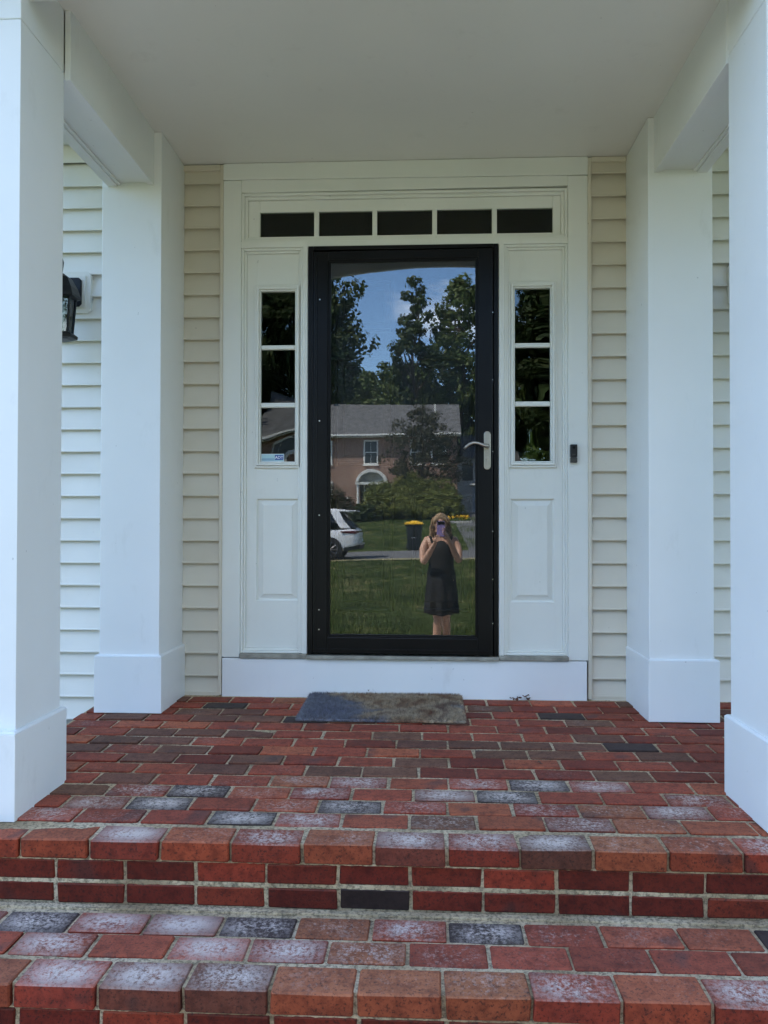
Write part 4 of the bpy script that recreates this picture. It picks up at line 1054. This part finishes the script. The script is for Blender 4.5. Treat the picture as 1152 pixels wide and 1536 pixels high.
# neighbour houses further along, hidden mostly by trees
for a, lbl in ((-32, 'plain brick house farther left along the street'), (27, 'plain brick house farther right along the street')):
    q = empty('neighbour_house', yard(a, 50, 0), YR, lbl, 'house', 'houses along the street'); gz = ground(a, 50)
    hw = [(-4, 4.2, 1, 1.5), (-1, 4.2, 1, 1.5), (2.4, 4.2, 1, 1.5), (-4, 1.2, 1, 1.6), (2.4, 1.2, 1, 1.6)]
    bm = wall_with_holes(-6, 6, -1, 6.2, [(x, x + w_, z, z + h) for x, z, w_, h in hw] + [(-1, 0, .2, 2.4)], -.25, 0); box(bm, -6, -5.75, -8, -.252, -1, 6.2); box(bm, 5.75, 6, -8, -.252, -1, 6.2); box(bm, -6, 6, -8.25, -8.002, -1, 6.2)
    f = mk('wall', bm, M['hbrick'], q); f.location.z = gz
    bm = BM(); prism(bm, [(.5, 6.2), (-4, 8.8), (-8.7, 6.2), (-8.7, 6.1), (-4, 8.65), (.5, 6.1)][::-1], -6.4, 6.4, 'X'); mk('roof', bm, M['roof'], q).location.z = gz
    for x, z, w_, h in hw:
        bm = BM(); frame(bm, x - .07, x + w_ + .07, z - .07, z + h + .07, .11, -.06, .05); wn = mk('window', bm, M['htrim'], q); wn.location.z = gz
        bm = BM(); box(bm, x, x + w_, -.12, -.09, z, z + h); mk('pane', bm, M['dark_glass'], wn)
    bm = BM(); box(bm, -1, 0, -.15, -.1, .2, 2.4); mk('door', bm, M['entry_paint'], q).location.z = gz

# ------------------------------------------------------------------ wheeled bin
M['bin'] = simple('dark_bin_plastic', (.012, .018, .02), .45, 0, .2, 3); M['lid'] = simple('yellow_bin_lid', (.75, .42, .012), .4, 0, .08, 3)
bn = empty('wheeled_bin', yard(-1.07, 24.35), YR, 'dark wheeled recycling bin with a bright yellow lid on the far verge', 'bin')
bm = BM()
def rr(wx, wy, z, c=.06): return [(-wx + c, -wy, z), (wx - c, -wy, z), (wx, -wy + c, z), (wx, wy - c, z), (wx - c, wy, z), (-wx + c, wy, z), (-wx, wy - c, z), (-wx, -wy + c, z)]
loft(bm, [rr(.26, .28, 0.02), rr(.28, .31, .3), rr(.335, .37, 1.02), rr(.35, .385, 1.03), rr(.35, .385, 1.07)]); mk('bin_body', bm, M['bin'], bn, .01)
bm = BM(); loft(bm, [rr(.385, .42, 1.072), rr(.39, .425, 1.12), rr(.34, .37, 1.17), rr(.2, .22, 1.185), rr(.12, .14, 1.225), rr(.08, .1, 1.235)]); mk('bin_lid', bm, M['lid'], bn, .012)
bm = BM(); box(bm, -.10, .10, .335, .36, .52, .535); mk('bin_mark', bm, M['stwhite'], bn)
for s in (-1, 1):
    bm = BM(); tube(bm, [(s * .27, -.28, .10), (s * .33, -.28, .10)], .12, 18); mk('wheel', bm, M['dark_plastic'], bn, .01)
bm = BM(); tube(bm, [(-.25, -.42, 1.0), (.25, -.42, 1.0)], .016, 8); mk('bin_handle', bm, M['bin'], bn)

# ------------------------------------------------------------------ white sport utility car, rear end in view
M['carpaint'] = simple('pearl_white_car_paint', (.72, .73, .75), .22, 0, .02, 2); M['carglass'] = simple('tinted_car_glass', (.015, .02, .025), .05, 0, .1); M['rubber'] = simple('tyre_rubber', (.018, .018, .018), .8, 0, .2, 20)
M['taillight'] = simple('dark_red_taillight', (.10, .008, .01), .15, 0, .1); M['alloy'] = simple('alloy_grey', (.16, .16, .17), .3, .8, .1); M['cladding'] = simple('black_body_cladding', (.02, .02, .022), .6, 0, .1)
M['silver'] = simple('silver_trim', (.55, .56, .58), .3, .6, .05)
cp = yard(-2.68, 18.75); slope_z = 0
car = empty('parked_car', (cp.x, cp.y, ground(-4.2, 18.5) + .02), YR, 'white sport utility car parked on the street with its rear end showing', 'car')
# local x: rear at 0, front at -4.65; local y: half width .93; y positive side faces the house
def sec(x, hw, zb, zs, zt, crown=.04, tuck=.06):
    return [(x, -hw + tuck, zb), (x, hw - tuck, zb), (x, hw - .01, zb + .10), (x, hw, zs), (x, hw - .015, zs + (zt - zs) * .6), (x, hw - .07, zt), (x, hw * .5, zt + crown), (x, 0, zt + crown * 1.3), (x, -hw * .5, zt + crown),
            (x, -hw + .07, zt), (x, -hw + .015, zs + (zt - zs) * .6), (x, -hw, zs), (x, -hw + .01, zb + .10)]
bm = BM(); loft(bm, [sec(-.02, .70, .60, .72, .96), sec(-.07, .80, .45, .70, 1.02), sec(-.22, .88, .34, .68, 1.10), sec(-.6, .92, .27, .66, 1.09), sec(-1.4, .935, .25, .62, 1.05), sec(-2.6, .935, .25, .62, 1.01),
                      sec(-3.4, .93, .25, .62, .98), sec(-4.0, .90, .27, .60, .92), sec(-4.45, .82, .32, .58, .80), sec(-4.63, .66, .40, .56, .70)])
bd = mk('car_body', bm, M['carpaint'], car, smooth=True); ss_ = bd.modifiers.new('s', 'SUBSURF'); ss_.levels = 1; ss_.render_levels = 2
def gsec(x, hw, z0, z1, dx=0):
    return [(x, -hw, z0), (x, hw, z0), (x + dx * .5, hw - .07, (z0 + z1) / 2), (x + dx, hw - .17, z1), (x + dx, 0, z1 + .02), (x + dx, -hw + .17, z1), (x + dx * .5, -hw + .07, (z0 + z1) / 2)]
bm = BM(); loft(bm, [gsec(-.14, .74, 1.06, 1.13, 0), gsec(-.42, .82, 1.05, 1.40, -.04), gsec(-.75, .865, 1.04, 1.60), gsec(-1.5, .875, 1.03, 1.655), gsec(-2.3, .875, 1.01, 1.65), gsec(-2.8, .86, 1.0, 1.52), gsec(-3.45, .80, .98, 1.04)])
mk('car_window', bm, M['carglass'], car, smooth=True)
bm = BM()
def rsec(x, hw, z, th=.05): return [(x, -hw, z - th), (x, -hw * .98, z), (x, 0, z + .035), (x, hw * .98, z), (x, hw, z - th), (x, 0, z - .015)]
loft(bm, [rsec(-.30, .60, 1.60, .02), rsec(-.40, .66, 1.625, .03), rsec(-.8, .70, 1.655), rsec(-1.5, .71, 1.685), rsec(-2.2, .70, 1.68), rsec(-2.6, .69, 1.60)]); mk('car_roof', bm, M['carpaint'], car, smooth=True)
for s in (-1, 1):
    bm = BM() # rear quarter pillar
    loft(bm, [[(-.30, s * .80, 1.10), (-.62, s * .872, 1.09), (-.62, s * .85, 1.06), (-.30, s * .77, 1.06)], [(-.52, s * .785, 1.33), (-.80, s * .80, 1.33), (-.80, s * .74, 1.33), (-.52, s * .72, 1.33)], [(-.66, s * .715, 1.61), (-.98, s * .715, 1.635), (-.98, s * .66, 1.63), (-.66, s * .66, 1.61)]]); mk('rear_pillar', bm, M['carpaint'], car, .01)
    for x in (-1.62, -2.6):
        bm = BM(); loft(bm, [[(x, s * .885, 1.03), (x - .08, s * .885, 1.03), (x - .08, s * .85, 1.03), (x, s * .85, 1.03)], [(x + .05, s * .725, 1.63), (x - .03, s * .725, 1.63), (x - .03, s * .69, 1.63), (x + .05, s * .69, 1.63)]]); mk('door_pillar', bm, M['cladding'], car)
    for wx in (-.98, -3.75):
        bm = BM(); tube(bm, [(wx, s * .70, .37), (wx, s * .93, .37)], .43, 32); mk('wheel_arch', bm, M['cladding'], car, .02)
        wh = None
        bm = BM(); tube(bm, [(wx, s * .72, .365), (wx, s * .74, .365), (wx, s * .93, .365), (wx, s * .950, .365)], [.33, .37, .37, .34], 36); wh = mk('wheel', bm, M['rubber'], car, .01)
        bm = BM()
        for k in range(10):
            t_ = 2 * math.pi * k / 10; ca, sa = math.cos(t_), math.sin(t_)
            tube(bm, [(wx + .05 * ca, s * .955, .365 + .05 * sa), (wx + .17 * ca, s * .958, .365 + .17 * sa), (wx + .265 * ca, s * .952, .365 + .265 * sa)], [.022, .018, .026], 6)
        tube(bm, [(wx, s * .94, .365), (wx, s * .962, .365)], .055, 16)
        for q in range(36):
            a0 = 2 * math.pi * q / 36; a1 = 2 * math.pi * (q + 1) / 36
            tube(bm, [(wx + .27 * math.cos(a0), s * .952, .365 + .27 * math.sin(a0)), (wx + .27 * math.cos(a1), s * .952, .365 + .27 * math.sin(a1))], .012, 5, cap=False)
        mk('rim', bm, M['alloy'], wh)
    bm = BM(); loft(bm, [[(-.03, s * .66, .93), (-.03, s * .66, .99), (-.10, s * .60, .99), (-.10, s * .60, .93)], [(-.13, s * .845, .90), (-.13, s * .845, 1.0), (-.2, s * .8, 1.0), (-.2, s * .8, .90)], [(-.62, s * .945, .955), (-.62, s * .945, .985), (-.62, s * .9, .985), (-.62, s * .9, .955)]]); mk('taillight', bm, M['taillight'], car, .01)
    bm = BM(); tube(bm, [(-2.55, s * .93, 1.02), (-2.55, s * 1.02, 1.06)], .03, 8); box(bm, -2.66, -2.48, s * 1.0, s * 1.16, 1.0, 1.15); mk('door_mirror', bm, M['carpaint'], car, .02)
    bm = BM(); box(bm, -4.0 + .6, -1.5, s * .925, s * .948, .26, .40); mk('side_sill', bm, M['cladding'], car, .01)
    for x in (-1.75, -2.75): bm = BM(); box(bm, x, x + .16, s * .932, s * .955, .86, .885); mk('door_handle', bm, M['carpaint'], car, .006)
    bm = BM(); loft(bm, [[(-4.60, s * .45, .72), (-4.60, s * .45, .78), (-4.5, s * .45, .78), (-4.5, s * .45, .72)], [(-4.35, s * .86, .76), (-4.35, s * .86, .84), (-4.25, s * .84, .84), (-4.25, s * .84, .76)]]); mk('headlight', bm, M['silver'], car, .01)
bm = BM(); box(bm, -.06, -.025, -.66, .66, .945, .985); mk('light_bar', bm, M['taillight'], car, .008)
bm = BM(); loft(bm, [[(.01, -.74, .36), (.01, .74, .36), (.03, .76, .52), (.03, -.76, .52)], [(-.50, -.93, .30), (-.50, .93, .30), (-.50, .945, .44), (-.50, -.945, .44)]]); mk('rear_bumper', bm, M['cladding'], car, .02)
bm = BM(); loft(bm, [[(.04, -.70, .50), (.04, .70, .50), (.05, .72, .57), (.05, -.72, .57)], [(-.40, -.925, .44), (-.40, .925, .44), (-.42, .935, .50), (-.42, -.935, .50)]]); mk('bumper_trim', bm, M['silver'], car, .01)
bm = BM(); loft(bm, [[(-.14, -.60, 1.615), (-.14, .60, 1.615), (-.15, .6, 1.64), (-.15, -.6, 1.64)], [(-.5, -.66, 1.62), (-.5, .66, 1.62), (-.5, .66, 1.66), (-.5, -.66, 1.66)]]); mk('spoiler', bm, M['carpaint'], car, .008)
bm = BM(); box(bm, .028, .034, -.16, .16, .62, .70); mk('number_plate', bm, M['sticker'], car)

# ------------------------------------------------------------------ the photographer
M['skin'] = simple('fair_skin', (.52, .30, .21), .5, 0, .08, 9, .05, 90)  # one even skin tone with slight random variation
M['dress'] = simple('black_dress_cloth', (.003, .003, .0045), .85, 0, .3, 6, .3, 60)
M['hair'] = simple('highlighted_blond_hair', (.32, .21, .11), .55, 0, .55, 26)
M['hairdark'] = simple('darker_blond_hair', (.12, .07, .04), .55, 0, .4, 26)
M['phonecase'] = simple('lilac_phone_case', (.28, .22, .48), .4, 0, .04); M['shoe'] = simple('sandal_leather', (.03, .025, .02), .6)
PZ = GZ + .02
PO = Vector((CAM.x, CAM.y, PZ)); LZ = CAM.z - PZ      # lens height above the walk
per = empty('person', PO, YR, 'woman in a sleeveless black dress holding up a lilac phone on the front walk', 'person')
def skin(name, verts, edges, radii, mat_, sub=2, root=0):
    me = bpy.data.meshes.new(name); me.from_pydata([tuple(v) for v in verts], edges, [])
    o = bpy.data.objects.new(name, me); col.objects.link(o)
    o.modifiers.new('skin', 'SKIN')
    for i, rd in enumerate(radii):
        me.skin_vertices[0].data[i].radius = rd if hasattr(rd, '__len__') else (rd, rd)
        me.skin_vertices[0].data[i].use_root = (i == root)
    sb = o.modifiers.new('sub', 'SUBSURF'); sb.levels = sub; sb.render_levels = sub
    bpy.context.view_layer.update(); dg = bpy.context.evaluated_depsgraph_get(); m2 = bpy.data.meshes.new_from_object(o.evaluated_get(dg))
    bpy.data.objects.remove(o); m2.name = name; m2.materials.clear(); m2.materials.append(mat_)
    m2.polygons.foreach_set('use_smooth', [True] * len(m2.polygons)); return m2
V = []; E = []; RD = []
def jv(p, r, par=None):
    V.append(p); RD.append(r); i = len(V) - 1
    if par is not None: E.append((par, i))
    return i
zs = LZ - 1.50
pel = jv((.0, -.46, .88), (.155, .12))
ab = jv((.0, -.455, 1.02), (.125, .10), pel); ch = jv((0, -.455, 1.17), (.14, .105), ab); ub = jv((0, -.45, 1.27), (.12, .085), ch)
nk = jv((0, -.435, 1.345), (.052, .052), ub); hd0 = jv((-.002, -.42, 1.40), (.055, .06), nk); hd1 = jv((-.003, -.405, 1.47), (.078, .095), hd0); hd2 = jv((-.003, -.41, 1.53), (.07, .085), hd1)
hands = {}
for s, el, wr in ((-1, (-.195, -.33, 1.055), (-.060, -.115, 1.275)), (1, (.196, -.33, 1.075), (.072, -.105, 1.325))):
    sh = jv((s * .155, -.455, 1.285), (.058, .055), ub); ua = jv((s * .195, -.41, 1.19), (.048, .050), sh); e_ = jv(el, (.038, .038), ua)
    fa = jv(tuple(el[i] * .6 + wr[i] * .4 for i in range(3)), (.037, .037), e_); wj = jv(wr, (.024, .022), fa)
    hands[s] = (wj, Vector(wr))
for s, kn, an_ in ((-1, (-.036, -.395, .48), (-.066, -.45, .09)), (1, (.050, -.56, .48), (.070, -.70, .10))):
    hp = jv((s * .085, -.46, .82), (.095, .095), pel); th = jv((s * .07, (-.46 + kn[1]) / 2 + .01, .66), (.078, .08), hp)
    k_ = jv(kn, (.053, .055), th); cf = jv(tuple(kn[i] * .65 + an_[i] * .35 + (0, -.015, 0)[i] for i in range(3)), (.050, .054), k_)
    an2 = jv(an_, (.034, .038), cf); hl = jv((an_[0], an_[1] - .02, .05), (.034, .036), an2); bl = jv((an_[0] + s * .01, an_[1] + .11, .035), (.042, .024), hl); jv((an_[0] + s * .012, an_[1] + .17, .03), (.034, .018), bl)
for s in (-1, 1):
    wj, wp = hands[s]
    if s < 0: plm = Vector((-.050, -.045, 1.322)); 
    else: plm = Vector((.052, -.040, 1.378))
    pm = jv(tuple(plm), (.026, .020), wj); hands[s] = (pm, plm)
body = skin('body', V, E, RD, M['skin'], 2)
link('body', body, None, per)
# fingers: short skinned chains rooted inside each palm, closing on the phone
ph_l, ph_r = -.038, .038
def finger(name, pts, r0):
    me = skin(name, pts, [(i, i + 1) for i in range(len(pts) - 1)], [r0 * (1 - .12 * i) for i in range(len(pts))], M['skin'], 2); return link(name, me, None, per)
pl = hands[-1][1]
for i in range(4):   # supporting hand: fingers wrap under and in front of the phone's lower edge
    z = 1.352 - i * .019; L_ = (.9, 1.0, .95, .78)[i]
    finger('finger', [(pl.x + .008, pl.y - .002, 1.335 - i * .012), (ph_l - .010, -.020, z - .006), (ph_l - .004, -.002, z), (ph_l + .020 * L_, .006, z + .002), (ph_l + .034 * L_, .006, z + .003)], .0092)
finger('thumb', [(pl.x + .005, pl.y - .004, 1.320), (-.030, -.040, 1.336), (-.016, -.034, 1.350), (-.004, -.032, 1.362)], .0105)
pr_ = hands[1][1]
for i in range(4):
    z = 1.425 - i * .020; L_ = (.92, 1.0, .95, .78)[i]
    finger('finger', [(pr_.x - .004, pr_.y, 1.40 - i * .013), (ph_r + .013, -.022, z - .004), (ph_r + .008, -.003, z), (ph_r - .014 * L_, .006, z + .002), (ph_r - .028 * L_, .006, z + .001)], .0092)
finger('thumb', [(pr_.x - .004, pr_.y - .006, 1.372), (.034, -.040, 1.385), (.020, -.034, 1.402), (.008, -.032, 1.414)], .0105)
# face
def blob(bm, c, r, sc_=(1, 1, 1), seg=14):
    q = bmesh.ops.create_uvsphere(bm, u_segments=seg, v_segments=seg // 2 + 2, radius=r)
    for v_ in q['verts']: v_.co = Vector((v_.co.x * sc_[0], v_.co.y * sc_[1], v_.co.z * sc_[2])) + Vector(c)
bm = BM(); blob(bm, (-.002, -.395, 1.475), .076, (.95, 1.12, 1.38), 28)
for v_ in bm.verts:   # jaw narrows, brow and cheek planes
    f = (1.475 - v_.co.z) / .105
    if f > 0: v_.co.x = -.002 + (v_.co.x + .002) * (1 - .30 * f * f)
hdm = mk('head', bm, M['skin'], per, smooth=True)
bm = BM(); loft(bm, [[(-.008, -.312, 1.495), (.004, -.312, 1.495), (.004, -.330, 1.495), (-.008, -.330, 1.495)], [(-.014, -.290, 1.452), (.010, -.290, 1.452), (.012, -.325, 1.448), (-.016, -.325, 1.448)], [(-.008, -.312, 1.445), (.004, -.312, 1.445), (.004, -.33, 1.445), (-.008, -.33, 1.445)]]); mk('nose', bm, M['skin'], per, .004, True)
M['eye'] = simple('eye_white', (.7, .68, .64), .3); M['iris'] = simple('iris', (.04, .05, .05), .2); M['lip'] = simple('lips', (.38, .10, .09), .45)
for s in (-1, 1):
    bm = BM(); blob(bm, (-.002 + s * .030, -.327, 1.490), .012, (1.2, .8, .8)); ey_ = mk('eye', bm, M['eye'], per, smooth=True)
    bm = BM(); blob(bm, (-.002 + s * .030, -.319, 1.490), .0055, (1, .6, 1)); mk('iris', bm, M['iris'], ey_, smooth=True)
    bm = BM(); tube(bm, [(-.002 + s * .014, -.320, 1.508), (-.002 + s * .03, -.318, 1.513), (-.002 + s * .047, -.328, 1.508)], .003, 6); mk('eyebrow', bm, M['hairdark'], per)
    bm = BM(); blob(bm, (-.002 + s * .074, -.395, 1.475), .018, (.4, .8, 1.4)); mk('ear', bm, M['skin'], per, smooth=True)
bm = BM(); tube(bm, [(-.026, -.318, 1.420), (-.012, -.309, 1.424), (-.002, -.308, 1.422), (.008, -.309, 1.424), (.022, -.318, 1.420)], [.002, .005, .0055, .005, .002], 8); mk('mouth', bm, M['lip'], per, smooth=True)
# hair: cap plus many wavy locks
bm = BM(); blob(bm, (-.002, -.418, 1.492), .084, (1.06, 1.12, 1.12), 28)
for v_ in list(bm.verts):
    if v_.co.y > -.335 and v_.co.z < 1.545: v_.co.y = -.36
hm = mk('hair_cap', bm, M['hair'], per, smooth=True)
g = random.Random(3)
def locks(matk, n, seed):
    g = random.Random(seed); bm = BM()
    for i in range(n):
        an = g.uniform(-.25, math.pi + .25) + math.pi   # round the back and both sides
        if g.random() < .35: an = g.choice((math.pi + .05, -.05)) + g.uniform(-.35, .35)
        r0 = g.uniform(.05, .085); x0 = -.002 + r0 * math.cos(an); y0 = -.42 + r0 * math.sin(an) * 1.05
        zt = 1.565 - r0 * .35 + g.uniform(-.01, .008); Ln = g.uniform(.16, .30); pts = []
        ph = g.uniform(0, 6.28)
        for k in range(11):
            t_ = k / 10; out_ = 1 + .30 * math.sin(min(1, t_ * 1.6) * 1.5)
            x = -.002 + (x0 + .002) * out_ + .020 * t_ * math.sin(ph + t_ * 15); y = -.42 + (y0 + .42) * out_ + .020 * t_ * math.cos(ph + t_ * 15)
            z = zt - Ln * t_ ** 1.15
            pts.append((x, y, z))
        tube(bm, pts, [.004, .006, .007, .007, .0065, .006, .006, .0055, .005, .004, .0015], 5)
    o = mk('hair_locks', bm, M[matk], per, smooth=True); tag(o, kind='stuff'); return o
locks('hair', 190, 1); locks('hairdark', 120, 2)
bm = BM()
for i in range(16):
    x = -.06 + i * .0078; d_ = x * x * 7; tube(bm, [(x * .4, -.44, 1.583 - d_ * .3), (x * .8, -.375, 1.578 - d_), (x, -.333, 1.556 - d_ * 1.5 + g.uniform(-.006, .006)), (x * 1.2, -.325, 1.532 - abs(x) * .6), (x * 1.35, -.335, 1.505 - abs(x) * .8)], [.006, .009, .008, .006, .002], 6)
mk('hair_fringe', bm, M['hair'], per, smooth=True)
# dress
bm = BM(); rings = []; nseg = 56
prof = [(1.305, .075, .060, -.452), (1.285, .105, .082, -.452), (1.25, .128, .108, -.455), (1.20, .150, .125, -.455), (1.15, .150, .128, -.452), (1.05, .140, .115, -.455), (.95, .158, .130, -.458), (.85, .165, .145, -.46), (.75, .172, .158, -.462), (.64, .180, .170, -.464), (.53, .186, .180, -.465), (.52, .184, .178, -.465), (.535, .178, .172, -.465)]
for z, rx, ry, cy in prof:
    f = max(0, (1.05 - z) / .45); rg = []
    for k in range(nseg):
        t_ = 2 * math.pi * k / nseg; q = 1 + .11 * f * math.sin(t_ * 9 + .6 * math.sin(t_ * 2)) + .03 * f * math.sin(t_ * 5 + 1)
        rg.append((rx * q * math.cos(t_) * .97, cy + ry * q * math.sin(t_), z + .006 * f * math.sin(t_ * 3)))
    rings.append(rg)
loft(bm, rings, cap=False); mk('dress', bm, M['dress'], per, smooth=True)
for s in (-1, 1):
    bm = BM(); tube(bm, [(s * .085, -.365, 1.255), (s * .115, -.385, 1.325), (s * .118, -.45, 1.352), (s * .112, -.52, 1.325), (s * .085, -.56, 1.25)], .013, 8); mk('dress_strap', bm, M['dress'], per, smooth=True)
bm = BM(); blob(bm, (.012, -.368, 1.262), .009); mk('pendant', bm, M['silver'], per, smooth=True)
per.scale = (.94, .97, 1)
for s, ax, ay in ((-1, -.066, -.45), (1, .070, -.70)):
    bm = BM(); loft(bm, [[(ax + x, ay + y, z) for x, y in ((-.035, -.07), (.035, -.07), (.05, .06), (.048, .16), (.02, .21), (-.02, .21), (-.045, .16), (-.045, .06))] for z in (0, .016)]); mk('sandal_sole', bm, M['shoe'], per, .004)
    bm = BM(); tube(bm, [(ax - .05, ay + .10, .014), (ax - .02, ay + .10, .062), (ax + .02, ay + .10, .062), (ax + .05, ay + .10, .014)], .010, 8); mk('sandal_strap', bm, M['shoe'], per, smooth=True)
# phone held up: its lens is where this picture is taken from
phn = empty('phone', (CAM.x, CAM.y, CAM.z), YR, 'lilac cased phone held up in front of the photographer', 'phone')
bm = BM(); box(bm, -.038, .038, -.0165, -.0075, -.145, .016); mk('phone_case', bm, M['phonecase'], phn, .004, seg=3)
bm = BM(); box(bm, -.0355, .0355, -.0073, -.0050, -.020, .0135); mk('camera_bar', bm, M['black_metal'], phn, .001)
bm = BM(); box(bm, -.034, .034, -.0185, -.0168, -.138, .009); mk('screen', bm, M['dark_glass'], phn)
for x in (-.018, 0, .018):
    bm = BM(); tube(bm, [(x, -.0048, 0), (x, -.0036, 0)], .007, 14); mk('lens_ring', bm, M['dark_plastic'], phn)
